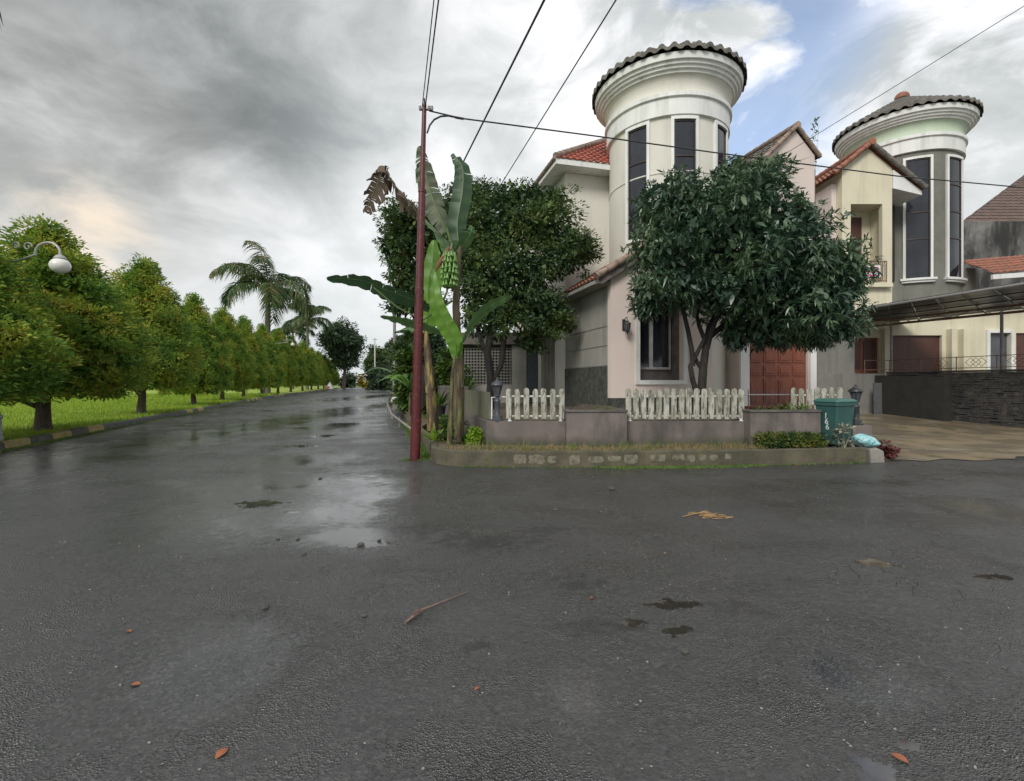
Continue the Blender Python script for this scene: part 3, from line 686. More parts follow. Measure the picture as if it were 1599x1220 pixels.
# side wall along the left street, grooved, with slate dado
mb = MB()
mb.box((0, .2, 2.12), (.2, 3.7, 4.25)); mb.extr([(0, .2, 4.25), (0, .2, 4.50), (0, .5, 4.45), (0, .75, 4.62), (0, 3.7, 4.95), (0, 3.7, 4.25)], (.2, 0, 0))
bh(mb, 'side_wall', M['sidegrey'], smooth=False)
mb = MB()
for z in (2.12, 2.72, 3.3): mb.box((-.012, .22, z - .012), (-.001, 3.68, z + .012))
bh(mb, 'groove_bead', M['greywall'], smooth=False)
mb = MB(); mb.box((-.03, .205, .72), (.15, 3.7, 2.105)); bh(mb, 'stone_dado', M['slate'], smooth=False, bevel=.008)
# wing roof
mb = MB(); tiled(mb, (-.5, -.25, 4.62), (-.5, 3.6, 4.62), (1.725, -.25, 6.0), (1.725, 3.6, 6.0)); tiled(mb, (3.95, 3.6, 4.62), (3.95, -.25, 4.62), (1.725, 3.6, 6.0), (1.725, -.25, 6.0))
r = bh(mb, 'wing_roof', M['tile_orange'])
mb = MB(); caps(mb, (-.55, -.22, 4.66), (1.725, -.22, 6.08), .10); caps(mb, (4.0, -.22, 4.66), (1.725, -.22, 6.08), .10); caps(mb, (1.725, -.2, 6.08), (1.725, 3, 6.08), .12)
bh(mb, 'ridge_caps', M['tile_rake'], r)
mb = MB(); mb.extr([(-.5, -.2, 4.60), (-.5, -.2, 4.46), (-.35, -.2, 4.46), (1.725, -.2, 5.80), (3.8, -.2, 4.46), (3.95, -.2, 4.46), (3.95, -.2, 4.60), (1.725, -.2, 5.98)], (0, .195, 0)); bh(mb, 'barge_board', M['brownreveal'], r, smooth=False)
mb = MB(); mb.box((-.52, .0, 4.48), (-.01, 3.6, 4.58)); bh(mb, 'soffit', M['sidegrey'], r, smooth=False)
# recessed front window
f = MB(); wall_grid(f, .80, 2.55, 1.55, 4.18, -.06, .0 - .001, [(.93, 2.42, 1.68, 4.05)]); f = bh(f, 'window', M['white'], bevel=.006, smooth=False)
g = MB(); g.box((.91, .2, 1.66), (2.44, .62, 1.70)); g.box((2.40, .2, 1.70), (2.44, .62, 4.05)); g.box((.91, .2, 1.70), (.95, .62, 4.05)); g.box((.91, .6, 1.66), (2.44, .66, 4.07)); g.box((.91, .2, 4.03), (2.44, .6, 4.07))
bh(g, 'reveal', M['brownreveal'], f, smooth=False)
g = MB(); wall_grid(g, .96, 2.34, 2.02, 4.02, .52, .598, [(1.02, 1.58, 2.09, 3.96), (1.70, 2.28, 2.09, 3.96)]); bh(g, 'casement', M['greyframe'], f, smooth=False, bevel=.004)
g = MB(); g.box((1.02, .583, 2.09), (1.20, .59, 3.96)); g.box((2.12, .583, 2.09), (2.28, .59, 3.96)); bh(g, 'curtain', M['greyframe'], f, smooth=False)
g = MB(); g.box((1.02, .56, 2.09), (1.58, .58, 3.96)); g.box((1.70, .56, 2.09), (2.28, .58, 3.96)); bh(g, 'pane', M['glass'], f, smooth=False)
# wall lantern
def wall_lantern(x, y, z):
    g = MB(); g.box((x - .05, y - .02, z - .14), (x + .05, y - .001, z + .2))
    g.tube([(x, y - .02, z + .1), (x, y - .1, z + .22), (x, y - .2, z + .24), (x, y - .22, z + .16)], .012, 6)
    cy = y - .22
    g.lathe([(.0, .15), (.03, .14), (.05, .10), (.115, .05), (.12, .03), (.1, .03)], (x, cy, z), 8)
    for k in range(6):
        a = k * math.pi / 3; g.tube([(x + .1 * math.cos(a), cy + .1 * math.sin(a), z + .03), (x + .105 * math.cos(a), cy + .105 * math.sin(a), z - .04), (x + .06 * math.cos(a), cy + .06 * math.sin(a), z - .17)], .008, 5)
    g.lathe([(.07, -.17), (.06, -.19), (.02, -.22), (.012, -.26), (0, -.27)], (x, cy, z), 8)
    w = bh(g, 'wall_lantern', M['blackmetal']); q = MB(); q.lathe([(.085, .03), (.09, -.04), (.05, -.17), (0, -.17)], (x, cy, z), 12); bh(q, 'lantern_glass', M['glass2'], w)
wall_lantern(.42, 0, 3.28)
wl2 = None
# round tower
TC = (5.54, 17.5)
class _P: pass
def build_tower1():
    before = set(C.objects)
    tower(h1, TC, .7, 12.0, 2.0, M['cream'], M['white'], M['cream'], M['tile_grey'], (-44, -1.2, 41.5), (6.35, 9.98), sill=False, pane='glass', grooves=(8.35,), half=.335)
    for o in set(C.objects) - before: o.data.transform(IT1)
build_tower1()
# upper main block
mb = MB()
mb.box((0, 3.7, .7), (7.7, 11, 9.32))
bh(mb, 'main_wall', M['cream'], smooth=False)
mb = MB(); E = 9.43; a0, a1, b0, b1 = -.6, 8.2, 3.05, 11.6; rb = (b0 + b1) / 2; rzt = E + .78 * (rb - b0)
ra0, ra1 = a0 + (rb - b0), a1 - (rb - b0) + .0
if ra1 < ra0 + .2: ra1 = ra0 + .2
tiled(mb, (a0, b0, E + .08), (a1, b0, E + .08), (ra0, rb, rzt), (ra1, rb, rzt)); tiled(mb, (a0, b1, E + .08), (a0, b0, E + .08), (ra0, rb, rzt), (ra0, rb, rzt))
tiled(mb, (a1, b0, E + .08), (a1, b1, E + .08), (ra1, rb, rzt), (ra1, rb, rzt))
r = bh(mb, 'main_roof', M['tile_red'])
mb = MB(); caps(mb, (a0, b0, E + .14), (ra0, rb, rzt + .06), .12); caps(mb, (ra0, rb, rzt + .06), (ra1, rb, rzt + .06), .12); caps(mb, (a0, b0, E + .10), (a0, b1, E + .10), .09, .3)
bh(mb, 'ridge_caps', M['tile_rake'], r)
mb = MB(); mb.box((a0 + .04, b0 + .04, E - .10), (a1 - .04, b1, E - .06)); mb.box((a0, b0, E - .12), (a1, b0 + .04, E + .10)); mb.box((a0, b0 + .041, E - .12), (a0 + .04, b1, E + .10)); bh(mb, 'fascia', M['white'], r, smooth=False)
# right gabled block with garage below
GA, GB0, GB1, GZ = 6.92, 4.75, 7.72, 10.12
mb = MB(); wall_grid(mb, GB0, GB1, .7, 8.25, .3, .5, [(5.04, 7.46, .8, 3.70)])
mb.extr([(GB0, .3, 8.25), (GB1, .3, 8.25), (GB1, .3, GZ - (GB1 - GA) * .92 - .05), (GA, .3, GZ - .05), (GB0, .3, GZ - (GA - GB0) * .92 - .05)], (0, .2, 0))
mb.box((GB0, .5, .7), (GB0 + .2, 3.7, 8.2)); mb.box((GB1 - .2, .5, .7), (GB1, 3.7, 8.9))
bh(mb, 'gable_wall', M['pink'], smooth=False)
mb = MB(); mb.box((3.46, 1.6, .7), (4.74, 1.8, 5.2)); bh(mb, 'porch_wall', M['cream'], smooth=False)
mb = MB(); mb.box((4.70, .22, .7), (5.03, .299, 3.9)); mb.box((3.5, .25, 3.9), (7.72, .297, 4.15)); mb.box((7.47, .22, .7), (7.72, .299, 3.9)); bh(mb, 'pilaster', M['white'], smooth=False)
mb = MB()
tiled(mb, (GA - 2.4, .20, GZ - 2.4 * .92), (GA - 2.4, 6.5, GZ - 2.4 * .92), (GA, .20, GZ), (GA, 6.5, GZ)); tiled(mb, (GA + .95, 6.5, GZ - .95 * .92), (GA + .95, .20, GZ - .95 * .92), (GA, 6.5, GZ), (GA, .20, GZ))
r = bh(mb, 'gable_roof', M['tile_grey'])
mb = MB(); caps(mb, (GA - 2.4, .22, GZ - 2.4 * .92 + .05), (GA, .22, GZ + .08), .075); caps(mb, (GA + .95, .22, GZ - .95 * .92 + .05), (GA, .22, GZ + .08), .065); caps(mb, (GA, .16, GZ + .1), (GA, 6, GZ + .1), .10)
bh(mb, 'ridge_caps', M['tile_rake'], r)
mb = MB(); mb.tube([(GB1 + .09, .42, .7), (GB1 + .09, .42, 8.9)], .05, 8); bh(mb, 'downpipe', M['dark_wood'])
# garage door: folding leaves of raised panels
mb = MB(); mb.box((5.05, .40, .82), (7.45, .46, 3.68)); d = bh(mb, 'garage_door', M['orange_wood'], smooth=False)
mb = MB()
for k in range(4):
    x0 = 5.06 + k * .598; mb.box((x0 + .004, .385, .83), (x0 + .474, .40, 3.67)) if False else None
    for (z0, z1) in ((.92, 1.72), (1.84, 2.16), (2.28, 3.58)): 
        mb.box((x0 + .06, .372, z0), (x0 + .54, .399, z1))
        mb.box((x0 + .13, .355, z0 + .07), (x0 + .47, .371, z1 - .07))
bh(mb, 'door_panels', M['orange_wood'], d, smooth=False, bevel=.01)
# front step with red brick border
mb = MB(); mb.box((4.7, -.8, .72), (7.7, .2, .85)); bh(mb, 'front_step', M['brickred'], smooth=False)
# rear service wing seen under the trees (world axes)
def bw(mb, name, m, parent=None, **kw): return bh(mb, name, m, parent, world=True, **kw)
mb = MB()
mb.box((1.15, 19.0, .7), (2.05, 19.2, 4.5)); mb.box((-.02, 21.0, .7), (.62, 21.2, 3.2)); mb.box((-2.1, 21.0, .7), (-.02, 21.2, 1.5)); mb.box((-3.6, 18.2, .7), (-3.4, 21.0, 2.3)); bw(mb, 'service_wall', M['sidegrey'], smooth=False)
mb = MB(); mb.box((-2.7, 20.8, 3.25), (1.3, 23.5, 3.75)); bw(mb, 'flat_roof', M['brownreveal'], smooth=False)  # darker than its own beige: tree shade put into the colour
mb = MB(); mb.box((-3.3, 23.3, .7), (1.3, 23.4, 3.25)); bw(mb, 'porch_back_wall', M['interior'], smooth=False)  # near-black colour stands in for shade inside the porch
mb = MB()
for k in range(16): mb.box((-2.05 + k * .13, 21.05, 1.5), (-2.02 + k * .13, 21.08, 3.1))
for k in range(13): mb.box((-2.07, 21.03, 1.52 + k * .13), (-.05, 21.05, 1.55 + k * .13))
bw(mb, 'lattice_grille', M['sidegrey'], smooth=False)
mb = MB(); mb.box((.63, 21.05, .8), (1.35, 21.12, 2.95)); d = bw(mb, 'service_door', M['bluegrey_metal'], smooth=False)
mb = MB(); mb.box((1.18, 21.0, 2.05), (1.28, 21.049, 2.36)); bw(mb, 'door_plate', M['cyanplate'], d, smooth=False)
mb = MB()
for k in range(6): mb.box((1.2 + k * .14, 18.96, .7), (1.25 + k * .14, 18.999, 4.4))
bw(mb, 'fluting', M['sidegrey'], smooth=False)

# ================================================================ GARDEN WALL AND FENCES
gw = empty('garden_wall', (2.0, 10.5, .26), 'low mauve rendered garden wall with raised planter boxes behind the kerb', 'wall')
mb = MB(); mb.box((-.56, 10.45, .2), (1.14, 10.69, .78)); mb.box((2.40, 10.45, .2), (4.98, 10.69, .78))
mb.extr([(-.56, 10.45, .2), (-.56, 10.45, .78), (-1.47, 13.9, .80), (-1.47, 13.9, .2)], (.2, .24, 0)); mb.extr([(-1.47, 13.9, .2), (-1.47, 13.9, 1.5), (-2.9, 19.0, 1.5), (-2.9, 19.0, .2)], (.22, .1, 0))
mb.build('wall_run', M['mauve'], gw, True, smooth=False)
def planter(x0, x1, y0, zt):
    q = MB(); q.box((x0, y0, .2), (x1, 10.44, zt - .05)); q.box((x0, 10.44, .2), (x0 + .1, 10.9, zt - .05)); q.box((x1 - .1, 10.44, .2), (x1, 10.9, zt - .05)); p = q.build('planter_box', M['mauve'], gw, True, smooth=False)
    q = MB(); q.box((x0 - .02, y0 - .025, zt - .049), (x1 + .02, y0 + .10, zt)); q.box((x0 - .02, y0 + .10, zt - .049), (x0 + .10, 10.9, zt)); q.box((x1 - .10, y0 + .10, zt - .049), (x1 + .02, 10.9, zt)); q.build('coping', M['mauve_cap'], p, True, smooth=False, bevel=.006)
    q = MB(); q.box((x0 + .1, y0 + .1, zt - .12), (x1 - .1, 10.9, zt - .06)); q.build('soil', M['earth'], p, True, smooth=False)
planter(1.14, 2.40, 10.17, 1.035); planter(4.98, 6.45, 10.17, 1.035)
mb = MB(); mb.box((6.45, 10.45, .2), (7.16, 10.69, .66)); mb.box((7.16, 10.22, .0), (7.56, 10.62, .70)); mb.build('lamp_pier', M['mauve'], gw, True, smooth=False, bevel=.008)

def picket_mesh():
    h, w, t = .66, .118, .035; m_ = MB(); ring = [(-w / 2, 0), (w / 2, 0)]
    for j in range(9):
        a = math.pi * j / 8; ring.append((w / 2 * math.cos(a), h - w / 2 + w / 2 * math.sin(a)))
    n = len(ring); vs = [(x, -t / 2, z) for x, z in ring] + [(x, t / 2, z) for x, z in ring]
    m_.add(vs, [tuple(range(n)), tuple(range(n, 2 * n))[::-1]] + [(i, (i + 1) % n, n + (i + 1) % n, n + i) for i in range(n)])
    return m_
def picket_fence(x0, x1, y, z0, n, label, dead=()):
    root = empty('picket_fence', ((x0 + x1) / 2, y, z0), label, 'fence', 'picket fence panels on the garden wall')
    L_ = x1 - x0; base = None
    ra = MB(); ra.tube([(x0 - (x0 + x1) / 2 + .03, .045, .52), (L_ / 2 - .03, .045, .52)], .022, 8); ra.build('rail', M['whitepipe'], root)
    ra = MB(); ra.tube([(-L_ / 2 + .03, .045, .09), (L_ / 2 - .03, .045, .09)], .022, 8); ra.build('rail', M['whitepipe'], root)
    for e in (-1, 1):
        q = MB(); q.lathe([(.05, -.01), (.045, .0), (.03, .012), (.028, .05)], (e * (L_ / 2 - .08), -.03, 0), 10); q.build('bracket', M['whitepipe'], root)
    for i in range(n):
        if i == 0: p = picket_mesh().build('picket', M['picket'], root, bevel=.005)
        else: p = base.copy(); C.objects.link(p)
        if i == 0: base = p
        p.location = (-L_ / 2 + .06 + (L_ - .12) * i / (n - 1), 0, .03 + random.uniform(-.008, .01)); p.rotation_euler = (0, R_(random.uniform(-1.2, 1.2)), 0)
        p.scale = (1, 1, random.uniform(.98, 1.02))
    return root
picket_fence(-.13, 1.13, 10.52, .785, 7, 'short panel of seven rounded mossy pickets right of the corner garden lamp')
picket_fence(2.46, 5.02, 10.52, .785, 16, 'long panel of rounded mossy pickets in front of the mango trunk')
picket_fence(6.22, 7.36, 10.85, .80, 7, 'small picket panel half hidden behind the green wheelie bin')
# solid boarded side panel
sp = empty('boarded_fence', (-.6, 10.6, .79), 'mossy solid board panel running back from the corner garden lamp', 'fence')
mb = MB(); d = Vector((-.2625, 1, 0)).normalized(); p0 = Vector((-.50, 10.62, .80)); nn = 22; LL = 3.3
for i in range(nn):
    a = p0 + d * (LL * i / nn + .002); b = p0 + d * (LL * (i + 1) / nn - .002); hh = .60 + random.uniform(-.006, .006)
    mb.extr([a, b, b + Vector((0, 0, hh)), a + Vector((0, 0, hh))], (.025, .007, 0))
mb.build('boards', M['panelwood'], sp, True, smooth=False)
mb = MB(); mb.tube([p0 + Vector((.06, -.02, 0)), p0 + Vector((.06, -.02, .48)), p0 + Vector((.06 + .30, .0, .49))], .022, 8); mb.build('post', M['whitepipe'], sp, True)
# spiked metal railing behind the right planter
mr_ = empty('spiked_railing', (5.75, 11.05, .8), 'dark spiked metal railing between the long pickets and the bin', 'railing')
mb = MB()
for k in range(14):
    x = 5.05 + k * .105; mb.tube([(x, 11.05, .78), (x, 11.05, 1.40), (x, 11.05, 1.47)], [.011, .011, .002], 6)
mb.build('bars', M['blackmetal'], mr_, True)
mb = MB(); mb.tube([(5.0, 11.035, 1.33), (6.5, 11.035, 1.33)], .014, 6); mb.build('rail', M['greymetal'], mr_, True)
mb = MB(); mb.tube([(5.0, 11.035, .90), (6.5, 11.035, .90)], .014, 6); mb.build('rail', M['greymetal'], mr_, True)

def garden_lamp(x, y, z, label, m):
    r = empty('garden_lamp', (x, y, z), label, 'lamp', 'pier lanterns of the corner garden')
    q = MB(); q.lathe([(0, 0), (.13, 0), (.13, .03), (.105, .045), (.10, .11), (.075, .13), (.065, .16), (.063, .40), (.075, .42), (.07, .45), (.04, .48), (.04, .52), (.075, .54), (.075, .56), (0, .56)], n=16); q.build('post', m, r)
    q = MB()
    for k in range(6):
        a = k * math.pi / 3; q.tube([(.055 * math.cos(a), .055 * math.sin(a), .55), (.112 * math.cos(a), .112 * math.sin(a), .76)], .010, 5)
    q.lathe([(.12, .755), (.135, .765), (.135, .78), (.10, .83), (.05, .86), (.045, .88), (.02, .89), (.026, .91), (.02, .93), (0, .94)], n=12)
    q.lathe([(.118, .75), (.112, .756), (.0, .757)], n=12); q.build('lantern_cage', m, r)
    q = MB(); q.lathe([(.0, .56), (.045, .56), (.100, .75), (0, .752)], n=6); q.build('lantern_glass', M['glass2'], r)
    return r
l1 = garden_lamp(-.32, 10.56, .78, 'blue grey lantern standing at the left end of the garden wall', M['bluegrey_metal'])
l2 = garden_lamp(7.36, 10.42, .70, 'black lantern on the pier beside the green wheelie bin', M['blackmetal'])
l2.scale = (1.06, 1.06, .93)

# ================================================================ HOUSE 2
h2 = empty('neighbour_house', (16.0, 21.0, 1.2), 'cream and grey neighbour house with round tower above a dark canopy', 'house')
def b2(mb, name, m, parent=None, **kw): return mb.build(name, m, parent or h2, True, **kw)
# lower storey, with openings
mb = MB(); wall_grid(mb, 12.2, 24.0, 1.2, 4.9, 21.0, 21.2, [(14.55, 15.85, 1.5, 3.55), (16.35, 18.55, 1.3, 3.65), (20.55, 21.45, 1.3, 3.75), (21.75, 22.5, 1.3, 3.75)])
b2(mb, 'lower_wall', M['yellowcream'], smooth=False)
mb = MB(); mb.box((14.55, 21.12, 1.5), (15.85, 21.18, 3.55)); w = b2(mb, 'orange_doors', M['orange_wood'], smooth=False)
mb = MB()
for x in (14.62, 15.25): mb.box((x, 21.10, 2.2), (x + .5, 21.119, 3.45))
b2(mb, 'door_panels', M['dark_wood'], w, smooth=False)
mb = MB(); mb.box((16.35, 21.12, 1.3), (18.55, 21.18, 3.65)); w = b2(mb, 'roller_door', M['dark_wood'], smooth=False)
mb = MB(); mb.box((20.55, 21.1, 1.3), (21.45, 21.16, 3.75)); w = b2(mb, 'window', M['glass2'], smooth=False)
mb = MB(); wall_grid(mb, 20.42, 21.58, 1.3, 3.88, 20.9, 20.999, [(20.55, 21.45, 1.3, 3.75)]); b2(mb, 'window_frame', M['white'], w, smooth=False)
mb = MB(); mb.box((21.75, 21.1, 1.3), (22.5, 21.16, 3.75)); b2(mb, 'side_door', M['dark_wood'], smooth=False)
for x in (16.0, 18.85, 19.35):
    mb = MB(); mb.box((x - .12, 20.72, 1.25), (x + .12, 20.99, 3.9)); b2(mb, 'pillar', M['yellowcream'], smooth=False)
mb = MB(); mb.box((13.9, 20.9, 1.25), (14.15, 20.99, 3.9)); b2(mb, 'pillar', M['white'], smooth=False)
# small cream gabled bay with balcony recess
GY = 20.0
mb = MB(); wall_grid(mb, 13.56, 15.62, 4.4, 9.9, GY, GY + .2, [(13.92, 15.22, 5.75, 8.95)])
mb.extr([(13.56, GY, 9.9), (15.62, GY, 9.9), (15.62, GY, 10.42), (14.62, GY, 11.25), (13.56, GY, 10.40)], (0, .2, 0))
mb.box((13.56, GY + .2, 4.4), (13.76, 23.5, 10.3)); mb.box((15.42, GY + .2, 4.4), (15.62, 23.5, 10.0))
b2(mb, 'bay_wall', M['yellowcream'], smooth=False)
mb = MB(); mb.box((13.36, GY + .35, 4.4), (13.555, 23.0, 9.9)); b2(mb, 'party_wall', M['pink'], smooth=False)
mb = MB(); mb.box((13.77, GY + .95, 5.6), (15.41, GY + 1.0, 9.0)); mb.box((13.77, GY + .2, 8.951), (15.41, GY + .95, 9.0)); mb.box((13.77, GY + .2, 5.65), (15.41, GY + .95, 5.7)); w = b2(mb, 'balcony_recess', M['yellowcream'], smooth=False)
mb = MB(); mb.box((14.05, GY + .88, 5.75), (15.0, GY + .945, 8.7)); w = b2(mb, 'balcony_door', M['dark_wood'], smooth=False)
mb = MB(); mb.box((14.2, GY + .86, 6.0), (14.9, GY + .879, 7.7)); b2(mb, 'pane', M['glass'], w, smooth=False)
mb = MB()
for k in range(15): mb.tube([(13.95 + k * .09, GY - .15, 5.75), (13.95 + k * .09, GY - .15, 6.55)], .012, 5)
mb.tube([(13.9, GY - .15, 6.56), (15.28, GY - .15, 6.56)], .02, 6); mb.tube([(13.9, GY - .15, 5.76), (15.28, GY - .15, 5.76)], .02, 6)
for x in (13.9, 15.28): mb.tube([(x, GY - .15, 6.56), (x, GY, 6.56)], .018, 6); mb.tube([(x, GY - .15, 5.70), (x, GY - .15, 6.58)], .018, 6)
bal = b2(mb, 'balcony_railing', M['rust'])
mb = MB(); mb.box((13.75, GY - .22, 5.5), (15.5, GY - .001, 5.66)); b2(mb, 'balcony_slab', M['yellowcream'], smooth=False, bevel=.01)
mb = MB(); mb.box((14.3, GY - .19, 5.9), (15.0, GY - .18, 6.38)); sg = b2(mb, 'banner', M['white'], bal, smooth=False)
mb = MB(); mb.box((14.36, GY - .194, 6.22), (14.92, GY - .191, 6.32)); mb.box((14.42, GY - .194, 6.08), (14.84, GY - .191, 6.15)); mb.box((14.36, GY - .194, 5.95), (14.94, GY - .191, 6.0)); b2(mb, 'banner_print', M['magenta'], bal, smooth=False)
# bay roof
mb = MB(); az = 11.30; sl = .80
tiled(mb, (13.1, 19.75, az - 1.5 * sl), (13.1, 24, az - 1.5 * sl), (14.62, 19.75, az), (14.62, 24, az)); tiled(mb, (16.85, 24, az - 2.23 * sl), (16.85, 19.75, az - 2.23 * sl), (14.62, 24, az), (14.62, 19.75, az))
r = b2(mb, 'bay_roof', M['tile_orange'])
mb = MB(); caps(mb, (13.1, 19.8, az - 1.5 * sl + .04), (14.62, 19.8, az + .08), .095); caps(mb, (14.62, 19.7, az + .1), (14.62, 24, az + .1), .13); b2(mb, 'ridge_caps', M['tile_orange'], r)
mb = MB(); caps(mb, (16.85, 19.8, az - 2.23 * sl + .03), (14.62, 19.8, az + .08), .09); b2(mb, 'rake_caps', M['tile_grey'], r)
mb = MB(); mb.extr([(15.63, 19.95, 9.58), (16.8, 19.95, 9.30), (16.8, 19.95, 9.48), (15.63, 19.95, 10.34)], (0, 3, 0)); b2(mb, 'boxed_eave', M['white'], r, smooth=False)
# tower
T2 = (18.35, 22.9)
tower(h2, T2, 4.5, 13.45, 2.1, M['towergrey'], M['white'], M['greenwhite'], M['tile_grey'], (-67, -24, 19), (6.1, 11.25), sill=True)
mb = MB(); mb.lathe([(.28, 0), (.30, .1), (.24, .22), (.16, .28), (.05, .32), (0, .33)], (T2[0], T2[1], 14.95), 12); b2(mb, 'roof_finial', M['tile_orange'])
# ground-floor masonry below the tower and a dark timber infill
mb = MB(); mb.box((15.63, 21.21, 4.4), (20.2, 24, 6.6)); b2(mb, 'upper_wall', M['towergrey'], smooth=False)
mb = MB(); mb.box((15.65, 21.1, 6.0), (16.6, 22.5, 9.3)); b2(mb, 'timber_infill', M['interior'], smooth=False)
mb = MB(); tiled(mb, (19.4, 19.6, 6.0), (23.5, 19.6, 6.35), (19.8, 21.6, 7.0), (23.5, 21.6, 7.2)); b2(mb, 'lean_to_roof', M['tile_orange'])
mb = MB(); mb.extr([(19.4, 19.62, 5.78), (24.5, 19.62, 6.15), (24.5, 19.62, 6.32), (19.4, 19.62, 5.97)], (0, .1, 0)); b2(mb, 'lean_to_fascia', M['white'], smooth=False)

# grey rendered retaining wall and slate-faced boundary
mb = MB(); mb.box((10.0, 19.5, .3), (14.95, 19.74, 1.97)); o = mb.build('boundary_wall', M['greywall'], smooth=False); tag(o, 'plain grey rendered wall at the back of the driveway', 'wall')
mb = MB(); mb.box((10.75, 19.75, 1.9), (13.9, 19.95, 5.4)); o = mb.build('rendered_wall', M['greywall'], smooth=False); tag(o, 'tall grey wall right of the orange garage door', 'wall')
def slate_wall():
    root = empty('slate_wall', (15.8, 17.3, .2), 'dark stacked slate boundary wall on the right of the driveway', 'wall')
    A = Vector((15.0, 19.45, 0)); B = Vector((16.75, 12.6, 0)); d = (B - A); L_ = d.length; d.normalize(); n = Vector((-d.y, d.x, 0)); n = n if n.x < 0 else -n
    core = MB(); core.extr([A, B, B + Vector((0, 0, 1.96)), A + Vector((0, 0, 1.96))], -n * .3); core.build('core', M['stonestack'], root, True, smooth=False)
    st = MB(); z = .12
    while z < 1.98:
        h = random.uniform(.035, .075); s_ = 0
        while s_ < L_:
            w = random.uniform(.15, .5); e = min(s_ + w, L_); pr = random.uniform(.005, .055)
            a = A + d * (s_ + .003) + Vector((0, 0, z)); b = A + d * (e - .003) + Vector((0, 0, z))
            st.extr([a, b, b + n * pr, a + n * pr], (0, 0, h - .006)); s_ = e
        z += h
    st.build('slate_courses', M['stonestack'], root, True, smooth=False)
    # older olive coloured end leaning at the far end
    q = MB(); a = A + n * .5 - d * .1; q.extr([a + Vector((0, 0, .35)), a + d * 2.6 + n * .15 + Vector((0, 0, .2)), a + d * 2.6 + n * .15 + Vector((0, 0, 1.80)), a + Vector((0, 0, 1.90))], -n * .35); q.build('return_face', M['stonestack2'], root, True, smooth=False)
    cp = MB(); cp.extr([A + Vector((0, 0, 1.985)) + n * .08, B + Vector((0, 0, 1.985)) + n * .08, B + Vector((0, 0, 1.985)) - n * .34, A + Vector((0, 0, 1.985)) - n * .34], (0, 0, .05)); cp.build('coping', M['stonestack'], root, True, smooth=False, bevel=.01)
    rl = empty('terrace_railing', (15.8, 17.3, 2.03), 'thin rusty railing with diamond ornaments along the slate wall top', 'railing')
    q = MB(); A2 = A - n * .12; B2 = B - n * .12; A3 = Vector((14.2, 19.6, 0))
    for z in (2.5, 2.12): q.tube([A3 + Vector((0, 0, z)), A2 + Vector((0, 0, z)), B2 + Vector((0, 0, z))], .014, 6)
    q.build('rail', M['rust'], rl, True)
    for t in [A3] + [A2 + d * (L_ * k / 6) for k in range(7)]:
        q = MB(); q.tube([t + Vector((0, 0, 2.0)), t + Vector((0, 0, 2.52))], .016, 6); q.build('post', M['rust'], rl, True)
    for k in range(5):
        c = A2 + d * (L_ * (k + .5) / 6) + Vector((0, 0, 2.31)); q = MB()
        for s_ in (-.16, 0, .16):
            cc = c + d * s_; q.tube([cc + d * .15, cc + Vector((0, 0, .15)), cc - d * .15, cc - Vector((0, 0, .15)), cc + d * .15], .009, 5)
        q.build('diamond_ornament', M['rust'], rl, True)
slate_wall()
# dark leaning board beside the wall
mb = MB(); mb.extr([(14.05, 18.9, .36), (14.30, 18.8, .36), (14.40, 18.95, 1.6), (14.15, 19.05, 1.6)], (.02, .06, 0)); o = mb.build('leaning_board', M['blackmetal'], smooth=False); tag(o, 'dark blue board leaning by the slate wall end', 'board')
# canopy
cn = empty('driveway_canopy', (15.5, 17, 1.3), 'smoked flat canopy on rusty steel frame over the neighbour terrace', 'canopy')
c00, c01 = Vector((13.15, 18.0, 4.42)), Vector((14.9, 11.5, 4.42)); c10, c11 = Vector((16.1, 22.3, 4.25)), Vector((20.2, 13.5, 4.25))
def lerp(a, b, t): return a + (b - a) * t
mb = MB(); ns = 9
for i in range(ns):
    t0, t1 = i / ns + .003, (i + 1) / ns - .003
    q = [lerp(c00, c01, t0), lerp(c00, c01, t1), lerp(c10, c11, t1), lerp(c10, c11, t0)]; mb.extr(q, (0, 0, .02))
mb.build('roof_sheet', M['canopy'], cn, True, smooth=False)
mb = MB()
for i in range(ns + 1):
    a, b = lerp(c00, c01, i / ns), lerp(c10, c11, i / ns); mb.tube([a - Vector((0, 0, .04)), b - Vector((0, 0, .04))], .028, 6)
for t in (.25, .5, .75): mb.tube([lerp(c00, c10, t) - Vector((0, 0, .05)), lerp(c01, c11, t) - Vector((0, 0, .05))], .022, 6)
mb.build('rafters', M['blackmetal'], cn, True)
mb = MB(); mb.tube([c00 - Vector((0, 0, .05)), c01 - Vector((0, 0, .05))], .045, 8); mb.build('edge_beam', M['greymetal'], cn, True)
mb = MB(); mb.tube([c10 - Vector((0, 0, .08)), c11 - Vector((0, 0, .08))], .05, 8); mb.tube([lerp(c00, c10, .62) - Vector((0, 0, .35)), lerp(c01, c11, .62) - Vector((0, 0, .35))], .035, 8); mb.tube([lerp(c00, c10, .62) - Vector((0, 0, .12)), lerp(c01, c11, .62) - Vector((0, 0, .12))], .03, 8)
for i in range(14):
    a = lerp(lerp(c00, c10, .62), lerp(c01, c11, .62), i / 14); b = lerp(lerp(c00, c10, .62), lerp(c01, c11, .62), (i + 1) / 14)
    mb.tube([a - Vector((0, 0, .35 if i % 2 else .12)), b - Vector((0, 0, .12 if i % 2 else .35))], .012, 5)
mb.build('truss', M['rust'], cn, True)
for t in (.12, .52, .95):
    q = lerp(lerp(c00, c10, .62), lerp(c01, c11, .62), t); mb = MB(); mb.tube([Vector((q.x, q.y, 1.25)), q - Vector((0, 0, .3))], .045, 8); mb.build('post', M['greymetal'], cn, True)

